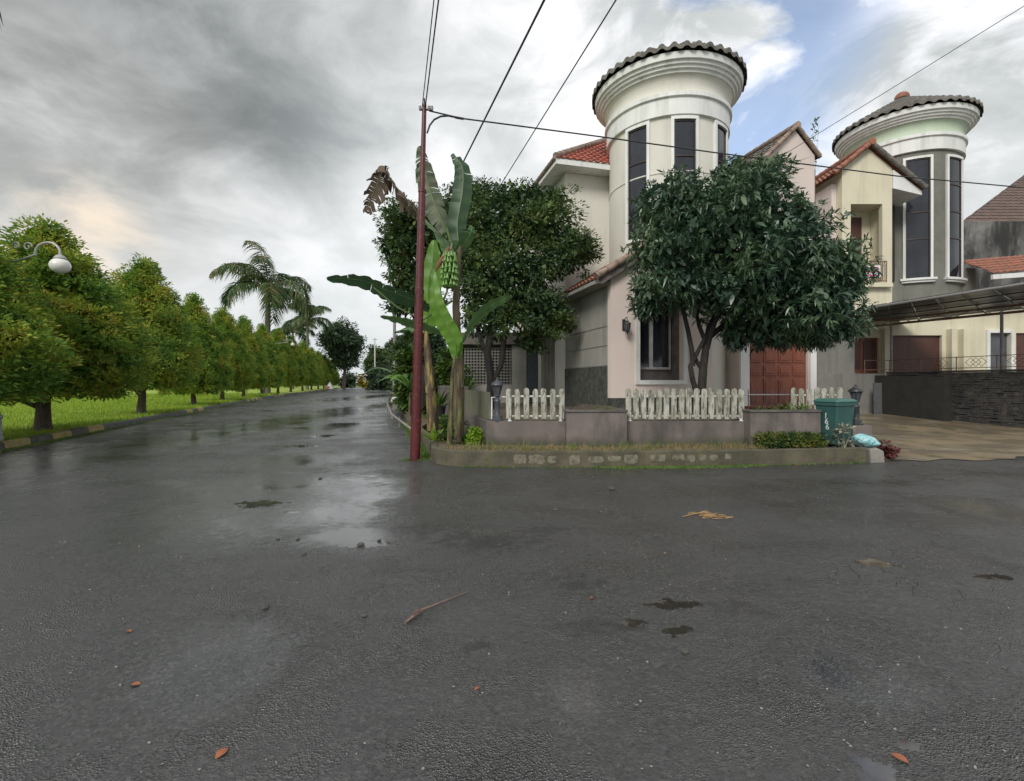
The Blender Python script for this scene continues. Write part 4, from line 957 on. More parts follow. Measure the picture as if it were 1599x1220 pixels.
# ================================================================ HOUSE 3 (far right)
h3 = empty('far_house', (30, 28, 1.2), 'brown tiled house with mould blackened wall at the right edge', 'house')
mb = MB(); mb.box((23.0, 25.0, 1.2), (40, 25.3, 9.9)); mb.build('stained_wall', M['mouldwall'], h3, True, smooth=False)
mb = MB(); tiled(mb, (24.9, 27.0, 10.5), (44, 27.0, 10.5), (35.0, 33, 15.9), (44, 33, 15.9), .34, .42); mb.build('roof', M['tile_brown'], h3, True)
mb = MB(); mb.box((24.9, 27.1, 10.05), (42, 27.2, 10.45)); mb.build('fascia', M['white'], h3, True, smooth=False)
mb = MB(); mb.box((26.5, 27.8, 1.2), (42, 34, 10.0)); mb.build('wall', M['cream'], h3, True, smooth=False)

# ================================================================ POLES AND CABLES
pb = G(648, 719); 
pole = empty('utility_pole', (pb[0], pb[1], 0), 'leaning dark red steel utility pole at the road corner', 'pole')
top = Vector((-1.80, 10.0, 7.32)); bot = Vector((pb[0], pb[1], -.02))
ax = (top - bot)
def pt(t): return bot + ax * t
mb = MB(); mb.tube([pt(0), pt(.115)], [.105, .105], 20); mb.tube([pt(.115), pt(.48)], [.10, .088], 20); mb.tube([pt(.48), pt(.76)], [.082, .072], 20); mb.tube([pt(.76), pt(1)], [.055, .045], 16)
mb.build('shaft', M['polered'], pole, True)
for t, r_ in ((.115, .112), (.48, .096), (.76, .082)):
    mb = MB(); mb.tube([pt(t - .006), pt(t + .002)], r_, 20); mb.build('collar', M['polered'], pole, True)
mb = MB(); mb.tube([pt(.985) + Vector((-.1, 0, 0)), pt(.985) + Vector((.14, 0, 0))], .02, 8); mb.tube([pt(1), pt(1) + Vector((0, 0, .12))], .018, 8); mb.build('crossbar', M['blackmetal'], pole, True)
for dx in (.10, .16, -.08):
    mb = MB(); mb.lathe([(0, -.04), (.03, -.035), (.022, -.01), (.034, .0), (.022, .02), (.03, .04), (0, .045)], tuple(pt(.985) + Vector((dx, -.02, .02))), 10); mb.build('insulator', M['lampgrey'], pole, True)
tp = pt(.985)
def cable(name, pts, label, r=.012, group=None, sag=0.0):
    pts = [Vector(p) for p in pts]; out = []
    for i in range(len(pts) - 1):
        n = 24
        for j in range(n + (1 if i == len(pts) - 2 else 0)):
            t = j / n; p = lerp(pts[i], pts[i + 1], t); out.append(p - Vector((0, 0, sag * 4 * t * (1 - t))))
    mb = MB(); mb.tube(out, r, 6); o = mb.build(name, M['wire']); tag(o, label, 'cable', group); return o
a = tp + Vector((.02, 0, .05))
cable('cable', [a, (-1.10, 7.3, 7.36), (1.0, -1.0, 7.6)], 'black cable rising from the red pole top towards the viewer', .012, 'street cables')
cable('cable', [a + Vector((-.06, 0, .03)), (-1.165, 7.3, 7.40), (.6, -1.0, 7.7)], 'second black cable fanning up from the red pole top', .009, 'street cables')
cable('cable', [(2.9, 0, 7.2), P(850, 0, 7.5), P(725, 250, 12.9), (-9.6, 41, 7.6)], 'thick overhead cable slanting down behind the torn banana leaves', .019, 'street cables')
cable('cable', [(3.7, 0, 7.4), P(962, 0, 7.5), P(775, 300, 15.1), (-9.3, 41, 7.3)], 'thinner overhead cable crossing the sky left of the round tower', .012, 'street cables')
sv = [tp + Vector((.1, 0, -.02)), P(720, 185, 10.2), P(940, 214, 10.9), P(1120, 239, 11.6), P(1400, 275, 12.6), P(1640, 297, 13.6), (24, 16, 6.9)]
cable('service_cable', sv, 'service cable running right from the red pole across the round tower', .016)
cable('service_cable', [P(1222, 243, 16.0), P(1422, 120, 13.0), P(1600, 9, 11.5), (15, 10, 11.2)], 'thin cable rising from the pink gable to the upper right', .009)
mb = MB(); q0 = P(720, 185, 10.2); mb.tube([P(667, 208, 10.0), P(671, 196, 10.02), P(678, 187, 10.04), P(688, 182, 10.07), P(700, 181, 10.12), q0], .019, 8); mb.tube([Vector(q0) + Vector((-.12, 0, .02)), Vector(q0) + Vector((.05, 0, -.01))], .026, 8); mb.build('drop_loop', M['wire'], pole, True)
# concrete pole along the side street, slimmer timber pole beside
def simple_pole(x, y, h, r, label, m):
    root = empty('utility_pole', (x, y, 0), label, 'pole'); mb = MB(); mb.tube([(0, 0, -.1), (0, 0, h)], [r, r * .7], 12); mb.build('shaft', m, root)
    mb = MB(); mb.box((-.5, -.04, h - .5), (.5, .04, h - .38)); mb.build('crossbar', M['blackmetal'], root, smooth=False); return root
simple_pole(-9.9, 41, 8.2, .16, 'brown weathered pole on the verge below the dark tree', M['concrete'])
simple_pole(-11.9, 50, 4.0, .10, 'short dark pole just behind the brown weathered pole', M['bark'])
simple_pole(-34.1, 121, 12.8, .19, 'pale slender concrete pole at the far end of the street', M['whitepipe'])

# ================================================================ STREET LAMPS
def street_lamp(base, gl, label):
    r = empty('street_lamp', base, label, 'street lamp', 'globe street lamps in the hedge row'); bx, by, bz = base; H = gl[2] + .50
    q = MB(); q.lathe([(.16, 0), (.16, .12), (.13, .14), (.12, .55), (.145, .58), (.145, .64), (.10, .70), (.075, .8), (.05, H - bz), (.04, H - bz + .1), (.07, H - bz + .16), (.03, H - bz + .25), (0, H - bz + .3)], base, 16); q.build('post', M['lampgrey'], r, True)
    q = MB(); p = []; R2 = .30; cx = gl[0] - R2
    s0 = Vector((bx, by, H - .35)); p.append(s0)
    for k in range(4): p.append(lerp(s0, Vector((cx - R2 * .95, gl[1], gl[2] + .25)), (k + 1) / 4) - Vector((0, 0, .06 * math.sin((k + 1) / 4 * math.pi))))
    for k in range(9):
        a_ = math.pi - math.pi * k / 8; p.append(Vector((cx + R2 * math.cos(a_), gl[1], gl[2] + .28 + .26 * math.sin(a_))))
    q.tube(p, .026, 8)
    sc = [Vector((cx - R2 - .18 + .11 * (1 - k / 18) * math.cos(k * .55), gl[1], gl[2] + .44 + .11 * (1 - k / 18) * math.sin(k * .55))) for k in range(14)]
    q.tube(sc, .014, 6)
    sc = [Vector((cx - R2 - .45 + .10 * (1 - k / 18) * math.cos(3 - k * .55), gl[1], gl[2] + .46 + .10 * (1 - k / 18) * math.sin(3 - k * .55))) for k in range(14)]
    q.tube(sc, .014, 6); q.build('arm', M['lampgrey'], r, True)
    q = MB(); q.lathe([(.03, .30), (.035, .24), (.08, .22), (.12, .17), (.13, .145), (.0, .14)], gl, 16); q.build('cap', M['lampgrey'], r, True)
    q = MB(); q.lathe([(.10, .145)] + [(.205 * math.sin(t), -.02 + .185 * math.cos(t)) for t in np.linspace(.5, math.pi - .02, 12)] + [(0, -.205)], gl, 24); q.build('globe', M['globe'], r, True)
    return r
street_lamp((-12.75, 12.0, .14), P(94, 414, 11.6), 'near grey street lamp with white opal globe reaching out of the hedge')
street_lamp((-29.5, 58, .14), P(457, 538, 57), 'distant street lamp with small white globe against the hedge trees')

# ================================================================ HEDGE TREES
def hedge_tree_data(seed, H=6.4, R=2.42, nclump=620, per=66, leaf=.115, z0=.98):
    g = np.random.default_rng(seed)
    n = nclump
    t = g.random(n * 2); z = z0 + (H - z0 - .35) * t
    def prof(t): return np.where(t < .24, .72 + .28 * np.sin(np.clip(t / .24, 0, 1) * math.pi / 2), np.clip(1 - ((t - .24) / .80) ** 1.3, 0, 1) ** .95)
    keep = g.random(n * 2) < prof(t) + .10; t = t[keep][:n]; z = z[keep][:n]; m = len(t)
    a = g.uniform(0, 2 * math.pi, m); lump = 1 + .10 * np.sin(3 * a + seed) + .08 * np.sin(5 * a + 3 * z)
    rad = R * prof(t) * lump * g.uniform(.80, 1.0, m)
    ct = np.stack([rad * np.cos(a), rad * np.sin(a), z], 1); ow = unit(np.stack([np.cos(a), np.sin(a), .35 + 0 * a], 1))
    p1 = clumpy(g, ct, ow, g.uniform(.20, .46, m), per, leaf, droop=.1, asp=.42, flat=.5)
    k = 9000; t2 = g.random(k); a2 = g.uniform(0, 6.283, k); r2 = R * prof(t2) * .80 * np.sqrt(g.random(k)); c2 = np.stack([r2 * np.cos(a2), r2 * np.sin(a2), z0 + .1 + (H - z0 - .7) * t2], 1)
    p2 = ribbons(c2, sphere(g, k), .22, .17, .2, (.4, 1, .3), g)
    return merge([p1, p2])
def hedge_trunk(seed, H=6.4):
    g = random.Random(seed); q = MB()
    q.tube([(0, 0, -.1), (.02, .02, .25), (-.03, .0, .7), (.05, .03, 1.3), (.0, 0, 2.6), (.1, 0, 4.4)], [.24, .18, .15, .17, .11, .05], 12)
    for k in range(6):
        a_ = k * 1.05 + g.uniform(-.3, .3); z = g.uniform(.65, 1.3); l = g.uniform(1.0, 1.7)
        q.tube([(0, 0, z), (.35 * l * math.cos(a_), .35 * l * math.sin(a_), z + .35), (l * math.cos(a_), l * math.sin(a_), z + .75 + g.uniform(0, .6))], [.075, .05, .022], 7)
    return q
HT = []
variants = []
for v in range(5):
    r = empty('hedge_tree', (0, 0, .14), 'x', 'tree', 'row of round clipped trees along the painted kerb')
    hedge_trunk(v).build('trunk', M['bark'], r); V, Fq = hedge_tree_data(20 + v, z0=1.05 if v < 3 else .7); npmesh('crown', V, Fq, M['hedge'], r); variants.append(r)
# px, Y, height
rows = [(-12.9, 10.5, 6.4, .96), (-14.05, 14.6, 6.7, 1.12), (-17.05, 22.4, 7.7, 1.02), (-20.3, 31.0, 7.6, .88), (-23.2, 39, 8.0, .92), (-26.2, 47.5, 8.5, .94), (-29.3, 57, 8.9, .98), (-32.2, 67, 9.5, 1.02),
        (-35.0, 77, 9.6, 1.0), (-37.9, 88, 9.6, 1.06), (-40.8, 99, 9.2, 1.02), (-43.8, 110, 9.2, 1.06), (-46.8, 121, 8.9, 1.02), (-49.9, 132, 8.9, 1.08), (-52.6, 142, 8.6, 1.02)]
ordn = ['nearest', 'second', 'third', 'fourth', 'fifth', 'sixth', 'seventh', 'eighth', 'ninth', 'tenth', 'eleventh', 'twelfth', 'thirteenth', 'fourteenth', 'farthest']
for i, (x, y, H, sc) in enumerate(rows):
    o = variants[i] if i < 5 else copy_tree(variants[3 + i % 2])
    o.location = (x, y, .12); o.rotation_euler = (0, 0, i * 2.1); o.scale = (sc, sc, (H - .12) / 6.4)
    extra = ''
    o['label'] = f'{ordn[i]} round leafy tree in the row behind the painted kerb'

# ================================================================ GENERAL TREES
def tree(name, base, E, trunk, label, leafm, barkm, crad=.5, per=60, leaf=.14, dens=1.0, seed=1, group=None, droop=.25, asp=.45, limbs=True, flat=.7):
    g = np.random.default_rng(seed); r = empty(name, base, label, 'tree', group)
    q = MB()
    for pts, rs in trunk: q.tube(pts, rs, 9)
    if limbs:
        tip = Vector(trunk[0][0][-1])
        for e in E:
            c = Vector(e[:3]); q.tube([tip - Vector((0, 0, .3)), lerp(tip, c, .5) + Vector((0, 0, .1)), c], [trunk[0][1][-1] * .8, trunk[0][1][-1] * .45, .02], 6)
    q.build('trunk', barkm, r, True)
    V, Fq = ellipsoid_clumps(g, E, True, crad, per, leaf, dens, droop=droop, asp=asp, flat=flat); npmesh('crown', V, Fq, leafm, r, True); return r
def pe(px, py, Y, rpx, rpy, ry):     # blob seen at px,py with half sizes in pixels, depth Y
    x, y, z = P(px, py, Y); return (x, y, z, rpx / F * Y, ry, rpy / F * Y)
Y = 16.5
tree('dark_tree', (-.75, 15.8, .74), [pe(765, 350, 16.5, 62, 48, 1.3), pe(845, 350, 16.3, 62, 44, 1.3), pe(885, 395, 16.2, 46, 40, 1.1), pe(800, 425, 16, 85, 55, 1.5), pe(840, 486, 16, 62, 44, 1.1), pe(765, 488, 16.2, 56, 48, 1.2), pe(728, 400, 16.6, 45, 70, 1.2),
     pe(745, 310, 16.8, 40, 26, .9), pe(825, 532, 16.2, 26, 22, .5), pe(858, 500, 16.1, 36, 30, .7), pe(905, 385, 16.3, 26, 22, .6), pe(860, 310, 16.4, 34, 22, .7), pe(800, 305, 16.5, 34, 20, .7)],
     [([(-.75, 15.8, .6), (-.68, 15.8, 1.6), (-.8, 15.85, 2.6), (-.5, 15.9, 4.2)], [.17, .13, .13, .10]), ([(-.68, 15.8, 1.5), (-.35, 15.85, 2.2), (-.2, 15.9, 3.6), (.4, 15.9, 5.2)], [.10, .09, .09, .05]), ([(-.75, 15.8, 2.3), (-1.1, 15.9, 3.2), (-1.3, 16, 5)], [.09, .07, .04])],
     'dark leafy tree left of the cream wing with reddish young leaves', M['darktree'], M['bark_dark'], .36, 84, .105, 1.0, 3, flat=.55)
tree('dark_tree', (-3.95, 21, .18), [pe(632, 345, 20.5, 36, 30, 1.4), pe(618, 385, 20.5, 27, 26, 1.2), pe(660, 380, 20.8, 45, 60, 1.5), pe(628, 432, 20.5, 26, 30, 1.2), pe(660, 460, 20.5, 36, 40, 1.3), pe(622, 478, 20.3, 20, 18, .9), pe(700, 350, 21, 40, 50, 1.5)],
     [([(-3.95, 21, 0), (-3.95, 21, 2), (-4.1, 21, 4.5)], [.14, .11, .08])],
     'dark small leaved tree behind the red utility pole', M['darktree'], M['bark_dark'], .36, 80, .125, .8, 5, flat=.6)
# mango
def mango():
    g = np.random.default_rng(11); r = empty('mango_tree', (4.62, 12.1, .74), 'mango tree with drooping dark leaves and forked trunk before the house', 'tree')
    q = MB(); D_ = 12.1
    def pp_(px, py, dy=0): return P(px, py, D_ + dy)
    q.tube([pp_(1096, 655), pp_(1094, 628), pp_(1096, 605), pp_(1098, 575), pp_(1102, 545, .1), pp_(1108, 510, .2), pp_(1130, 470, .3)], [.16, .125, .105, .10, .085, .08, .06], 12)
    q.tube([pp_(1092, 625), pp_(1082, 595, -.08), pp_(1078, 572, -.1), pp_(1084, 560, -.1), pp_(1092, 545, 0), pp_(1100, 530, .05)], [.08, .066, .06, .056, .05, .05], 9)
    q.tube([pp_(1082, 572, -.1), pp_(1080, 545, -.1), pp_(1074, 515, -.1), pp_(1066, 480, -.2), pp_(1050, 440, -.3)], [.06, .06, .055, .05, .035], 9)
    q.tube([pp_(1098, 580), pp_(1088, 565), pp_(1082, 552, -.1)], [.06, .05, .05], 8)
    q.tube([pp_(1104, 545, .1), pp_(1110, 520, 0), pp_(1118, 500, -.1), pp_(1150, 450, -.3)], [.07, .07, .06, .03], 8)
    q.tube([pp_(1100, 530, .05), pp_(1092, 510, .1), pp_(1085, 480, .2), pp_(1090, 430, .2)], [.06, .055, .045, .03], 8)
    q.tube([pp_(1106, 528, .1), pp_(1140, 500, .2), pp_(1200, 470, .3), pp_(1260, 440, .2)], [.08, .07, .05, .02], 8)
    q.tube([pp_(1130, 470, .3), pp_(1160, 400, .3), pp_(1180, 330, .3)], [.08, .06, .03], 8)
    q.build('trunk', M['bark_dark'], r, True)
    E = [pe(1045, 320, 12, 58, 42, 1.3), pe(1050, 385, 11.8, 72, 52, 1.6), pe(1042, 445, 11.8, 60, 40, 1.3), pe(1110, 340, 12, 85, 60, 1.8), pe(1172, 308, 12.2, 60, 48, 1.5), pe(1188, 272, 12.2, 30, 24, .7), pe(1222, 352, 12, 48, 38, 1.3),
         pe(1180, 400, 11.9, 120, 72, 2.1), pe(1135, 455, 11.8, 90, 46, 1.6), pe(1275, 420, 11.9, 64, 46, 1.5), pe(1235, 480, 11.8, 92, 56, 1.7), pe(1265, 515, 11.8, 60, 30, 1.0), pe(1300, 440, 11.9, 44, 42, 1.1), pe(1300, 500, 11.8, 36, 42, 1.0), pe(1148, 520, 12.2, 26, 24, .5), pe(1195, 520, 12.2, 50, 24, .9), pe(1140, 275, 12.2, 30, 24, .7), pe(1015, 480, 11.9, 24, 18, .5)]
    out = []
    for (cx, cy, cz, rx, ry, rz) in E:
        n = int((rx * ry + ry * rz + rx * rz) * 1.33 * 29) + 8
        d = sphere(g, n); ct = np.array([cx, cy, cz]) + d * np.array([rx, ry, rz]) * g.uniform(.72, 1.06, n)[:, None]
        k = 12; c = np.repeat(ct, k, 0) + g.normal(0, .03, (n * k, 3)); o_ = np.repeat(d, k, 0); o_[:, 2] += .1
        D2 = o_ * .55 + sphere(g, n * k) * .85; D2[:, 2] += .12; L2 = g.uniform(.10, .195, n * k)
        out.append(ribbons(c, D2, L2, L2 * .24, g.uniform(.0, .6, n * k), (.25, 1, .85, .08), g, .45))
        m = int(n * 7); d = sphere(g, m) * (g.random(m) ** .4 * .8)[:, None]; out.append(ribbons(np.array([cx, cy, cz]) + d * np.array([rx, ry, rz]), sphere(g, m), .20, .10, .3, (.4, 1, .8, .2), g))
    V, Fq = merge(out); npmesh('crown', V, Fq, M['mango'], r, True)
mango()
# far trees
def far_tree(name, x, y, H, rad, label, m, seed, trunk_h=None, dens=.9, leaf=.5, crad=None, zlow=.28, group='trees at the far end of the street'):
    g = np.random.default_rng(seed); E = []
    for k in range(9):
        a_ = g.uniform(0, 6.28); rr = g.uniform(.15, .62) * rad; zz = H * g.uniform(zlow + .15, .84)
        s_ = g.uniform(.32, .5) * rad; E.append((x + rr * math.cos(a_), y + rr * math.sin(a_), zz, s_, s_, s_ * .75))
    E.append((x, y, H * .80, rad * .42, rad * .42, H * .19)); E.append((x, y, H * .55, rad * .6, rad * .6, H * .25))
    return tree(name, (x, y, 0), E, [([(x, y, -.1), (x + .02 * H, y, H * .3), (x - .02 * H, y, H * .6)], [H * .028, H * .02, H * .012])], label, m, M['bark'], crad or rad * .16, 46, leaf, dens, seed, group)
far_tree('broad_tree', -42.2, 122, 17.6, 7.2, 'tall dark round crowned tree closing the far end of the street', M['fardark'], 31, leaf=.55)
far_tree('broad_tree', -41.5, 158, 13.5, 7.0, 'mid green tree just right of the pale slender pole', M['fargreen'], 32)
far_tree('broad_tree', -21.5, 96, 9.5, 3.9, 'bushy green tree between the brown pole and the far street end', M['fargreen'], 33)
far_tree('broad_tree', -37.2, 140, 9.5, 5.0, 'low pale green tree left of the pale slender pole', M['fargreen'], 34)
far_tree('broad_tree', -14.6, 66, 8.0, 3.4, 'darker bushy tree half hidden behind the brown weathered pole', M['fardark'], 35, leaf=.4)
far_tree('broad_tree', -13.5, 78, 11.5, 4.6, 'feathery pale tree above the shrubs behind the banana leaves', M['fargreen'], 36, leaf=.45)
far_tree('broad_tree', -6.6, 34, 6.2, 1.8, 'green garden tree just right of the brown weathered pole', M['fargreen'], 37, leaf=.28, group='garden trees on the side street')
far_tree('broad_tree', -4.5, 27, 4.6, 1.5, 'small dark garden tree behind the yellowing banana stem', M['fardark'], 38, leaf=.22, group='garden trees on the side street')
for k, (x, y) in enumerate([(-95, 118), (-78, 95), (-120, 150), (-70, 150), (-108, 80), (-140, 110)]):
    far_tree('broad_tree', x, y, 9 + (k % 3), 8, ['wide tree', 'low tree', 'hazy tree', 'dark tree', 'squat tree', 'leafy tree'][k] + ' far behind the lawn seen between hedge trunks', M['fardark'], 50 + k, dens=.5, leaf=.8, group='trees beyond the lawn')
# palms
def palm(x, y, H, flen, label, seed, nf=15, tr=.26):
    g = random.Random(seed); r = empty('royal_palm', (x, y, .14), label, 'palm', 'palms behind the hedge row')
    q = MB(); q.tube([(x, y, 0), (x, y, H * .3), (x + .1, y, H * .72)], [tr * 1.4, tr * 1.25, tr * 1.05], 12); q.build('trunk', M['bark_palm'], r, True)
    q = MB(); q.tube([(x + .1, y, H * .72), (x + .1, y, H * .80), (x + .12, y, H * .98)], [tr * 1.1, tr * 1.0, tr * .55], 12); q.build('crownshaft', M['crownshaft'], r, True)
    parts = []; ribm = MB(); gg = np.random.default_rng(seed)
    for f in range(nf):
        az = 2 * math.pi * f / nf * 1.0 + g.uniform(-.2, .2); el = R_(g.choice([80, 66, 50, 32, 12]) + g.uniform(-8, 8)); L_ = flen * g.uniform(.85, 1.1)
        p0 = Vector((x + .12, y, H * .96)); pts = []; d = Vector((math.cos(az) * math.cos(el), math.sin(az) * math.cos(el), math.sin(el)))
        n = 26; p = p0.copy(); e = el
        for k in range(n):
            pts.append(p.copy()); d = Vector((math.cos(az) * math.cos(e), math.sin(az) * math.cos(e), math.sin(e))); p = p + d * (L_ / n); e -= R_(4.1) * (k / n * 1.6 + .35)
        ribm.tube(pts[::2], [.07 * (1 - .85 * i / 13) for i in range(13)], 5)
        A = np.array(pts[4:]); T = np.gradient(A, axis=0); T = unit(T); k = len(A)
        sidev = np.array([-math.sin(az), math.cos(az), 0])
        for s_ in (-1, 1):
            for rep in range(4):
                B = A + T * gg.uniform(0, L_ / n, (k, 1)); D2 = T * .65 + s_ * sidev + gg.normal(0, .2, (k, 3)); D2[:, 2] += gg.uniform(-.5, .25, k)
                l = flen * .24 * np.sin(np.linspace(.5, 2.9, k)) + .12; parts.append(ribbons(B, D2, l, .13, .75, (.5, 1, .7, .1), gg, .8))
    V, Fq = merge(parts); npmesh('crown', V, Fq, M['palmleaf'], r, True); ribm.build('frond_ribs', M['crownshaft'], r, True)
    q = MB(); q.tube([(x + .12, y, H * .95), (x - .05, y, H * 1.12), (x - .18, y, H * 1.28)], [.05, .04, .015], 6); q.build('spear', M['crownshaft'], r, True)
palm(-35.2, 70, 15.8, 8.2, 'tall royal palm rising above the hedge', 3, 18, .34)
palm(-44.2, 105, 15.6, 6.6, 'smaller yellowing palm right of the tall palm', 8, 15, .26)
palm(-50.5, 112, 13.6, 6.6, 'low palm crown between the two others above the hedge', 13, 14, .26)
tip = P(-6, 40, 6.5)
q = empty('palm_frond', (tip[0] - .6, tip[1], tip[2] + 1.5), 'dark hanging frond tip at the upper left corner', 'plant')
gg = np.random.default_rng(5); B = np.array([[tip[0] - .05, tip[1], tip[2] + .5 - .9 * t] for t in np.linspace(0, 1, 16)]); D2 = np.tile([.18, 0, -1.0], (16, 1)) + gg.normal(0, .2, (16, 3)); V, Fq = ribbons(B, D2, .30, .03, .4, (.5, 1, .7, .1), gg)
npmesh('leaflets', V, Fq, M['fardark'], q, True); mb = MB(); mb.tube([(tip[0] - .5, tip[1], tip[2] + 1.6), (tip[0] - .1, tip[1], tip[2] + .9), (tip[0] - .03, tip[1], tip[2] - .45)], .015, 5); mb.build('rib', M['bark_dark'], q, True)

# ================================================================ BANANA PLANTS
def bleaf(parent, pts, width, m, tears=0.0, fold=.35, side=None, seed=0, cup=0.0, name='leaf', hang=.25):
    """blade along pts (world), width in metres; tears 0..1 = how ragged"""
    g = random.Random(seed); pts = [Vector(p) for p in pts]
    # resample with Catmull-Rom
    def cr(p0, p1, p2, p3, t): return .5 * ((2 * p1) + (p2 - p0) * t + (2 * p0 - 5 * p1 + 4 * p2 - p3) * t * t + (3 * p1 - p0 - 3 * p2 + p3) * t ** 3)
    ext = [pts[0] * 2 - pts[1]] + pts + [pts[-1] * 2 - pts[-2]]; cv = []
    per = 12
    for i in range(len(pts) - 1):
        for j in range(per): cv.append(cr(ext[i], ext[i + 1], ext[i + 2], ext[i + 3], j / per))
    cv.append(pts[-1]); n = len(cv)
    q = MB(); 
    def wprof(t): return max(0.03, math.sin(math.pi * min(1, max(0, (t * .93 + .05))) ** .85) ** .55)
    secs = []
    for i, p in enumerate(cv):
        d = (cv[min(i + 1, n - 1)] - cv[max(i - 1, 0)]).normalized()
        sv_ = Vector(side) if side else Vector((0, 0, 1)).cross(d)
        if sv_.length < .05: sv_ = Vector((1, 0, 0))
        sv_ = (sv_ - d * sv_.dot(d)).normalized(); up = sv_.cross(d) if side is None else d.cross(sv_)
        secs.append((p, d, sv_, up))
    for sgn in (-1, 1):
        i = 0
        while i < n - 1:
            run = n - 1 if tears == 0 else (g.choice([1, 2, 2, 3]) if tears > .8 else max(2, int(g.uniform(2, 16) * (1.15 - tears))))
            j = min(n - 1, i + run); rows_ = []
            dr = hang + tears * g.uniform(-.15, .55); sh = g.uniform(-.15, .25) * tears; wl = 1 - tears * g.uniform(0, .35)
            for k in range(i, j + 1):
                p, d, s_, up = secs[k]; w = width / 2 * wprof(k / (n - 1)) * wl
                if tears and (k == j): kk = (k - .35)
                wav = (math.sin(k * 1.1 + sgn) * .022 + g.uniform(-.014, .014)) * width
                a1 = p + s_ * sgn * w * .5 + up * fold * w * .42 + up * wav
                a2 = p + s_ * sgn * w * (1 - .1 * dr) + up * (fold * w * .55) - Vector((0, 0, w * dr)) + d * sh * w + up * wav * 2
                if tears and k == j and j < n - 1 and sgn * i % 3 != 1:
                    a2 = a2 - d * g.uniform(.02, .14) * w * (1 + tears); a1 = a1 - d * .01
                rows_ += [p, a1, a2]
            m_ = j - i + 1; q.add(rows_, [(3 * r_, 3 * r_ + 1, 3 * r_ + 4, 3 * r_ + 3) for r_ in range(m_ - 1)] + [(3 * r_ + 1, 3 * r_ + 2, 3 * r_ + 5, 3 * r_ + 4) for r_ in range(m_ - 1)])
            i = j
    o = q.build(name, m, parent, True, fixn=False)
    rb = MB(); rb.tube(cv, [.015 * (1 - .85 * i / n) + .002 for i in range(n)], 6); rb.build('midrib', M['rib'], o, True)
    return o
def petiole(parent, pts, r=.028, m=None):
    q = MB(); q.tube(pts, [r * (1.2 - .5 * i / len(pts)) for i in range(len(pts))], 8); return q.build('petiole', m or M['rib'], parent, True)
def sheaths(parent, base, top_, r, m, seed, n=9):
    g = random.Random(seed); b, t = Vector(base), Vector(top_); q = MB()
    for i in range(n):
        a_ = g.uniform(0, 6.28); s0 = g.uniform(0, .5); s1 = min(1, s0 + g.uniform(.25, .5)); rr = r * g.uniform(1.02, 1.12)
        o1 = Vector((math.cos(a_), math.sin(a_), 0)) * rr * .55
        pts = [lerp(b, t, s0) + o1, lerp(b, t, (s0 + s1) / 2) + o1 * 1.1, lerp(b, t, s1) + o1 * g.uniform(1.0, 1.9)]
        q.tube(pts, [rr * .5, rr * .45, .012], 6)
    return q.build('dry_sheath', m, parent, True)
# main fruiting plant
BY = 10.85
b1 = empty('banana_plant', P(716, 686, BY)[:2] + (.26,), 'tall fruiting banana plant with torn leaves and a green bunch', 'banana plant', 'banana plants in the corner strip')
q = MB(); q.tube([P(717, 690, BY), P(718, 640, BY), P(716, 560, BY), P(712, 480, BY), P(714, 430, BY), P(718, 385, BY)], [.11, .10, .09, .082, .075, .045], 16); q.build('pseudostem', M['banana_stem_old'], b1, True)
sheaths(b1, P(718, 680, BY - .02), P(714, 500, BY - .02), .12, M['banana_stem_old'], 4, 12)
bleaf(b1, [P(718, 392, BY), P(714, 350, BY), P(722, 300, BY + .05), P(722, 262, BY + .15), P(706, 240, BY + .25)], .46, M['ban_dark'], .12, .5, side=(1, .25, 0), seed=1, hang=-.05)
bleaf(b1, [P(712, 400, BY + .1), P(722, 385, BY + .0), P(735, 365, BY - .1), P(736, 352, BY - .1)], .30, M['ban_mid'], 0, .2, side=(.6, .5, 0), seed=2, hang=0)
petiole(b1, [P(712, 400, BY), P(704, 378, BY), P(697, 355, BY)])
bleaf(b1, [P(697, 362, BY), P(681, 325, BY + .05), P(669, 290, BY + .1), P(662, 258, BY + .1), P(655, 228, BY + .05)], .52, M['ban_torn'], .45, .35, side=(1, .2, .25), seed=3, hang=.15)
bleaf(b1, [P(708, 408, BY), P(690, 370, BY + .4), P(655, 335, BY + .7)], .36, M['ban_mid'], .3, .3, seed=14, hang=.2)
bleaf(b1, [P(655, 335, BY + .7), P(628, 305, BY + .75), P(600, 271, BY + .8), P(586, 295, BY + .8), P(571, 332, BY + .8)], .72, M['ban_dry'], .95, .1, side=(.35, .25, -.6), seed=5, hang=.35)
petiole(b1, [P(706, 470, BY), P(660, 500, BY - .4), P(620, 480, BY - .6), P(583, 449, BY - .8)], .02)
bleaf(b1, [P(672, 480, BY - .45), P(640, 466, BY - .55), P(600, 452, BY - .7), P(565, 438, BY - .8), P(510, 434, BY - .9)], .46, M['ban_dark'], .1, .12, side=(.05, .75, -.62), seed=6, hang=.15)
bleaf(b1, [P(690, 520, BY + .6), P(660, 508, BY + .5), P(628, 500, BY + .4), P(594, 494, BY + .4)], .30, M['ban_mid'], .0, .1, side=(0, .8, -.55), seed=7, hang=.15)
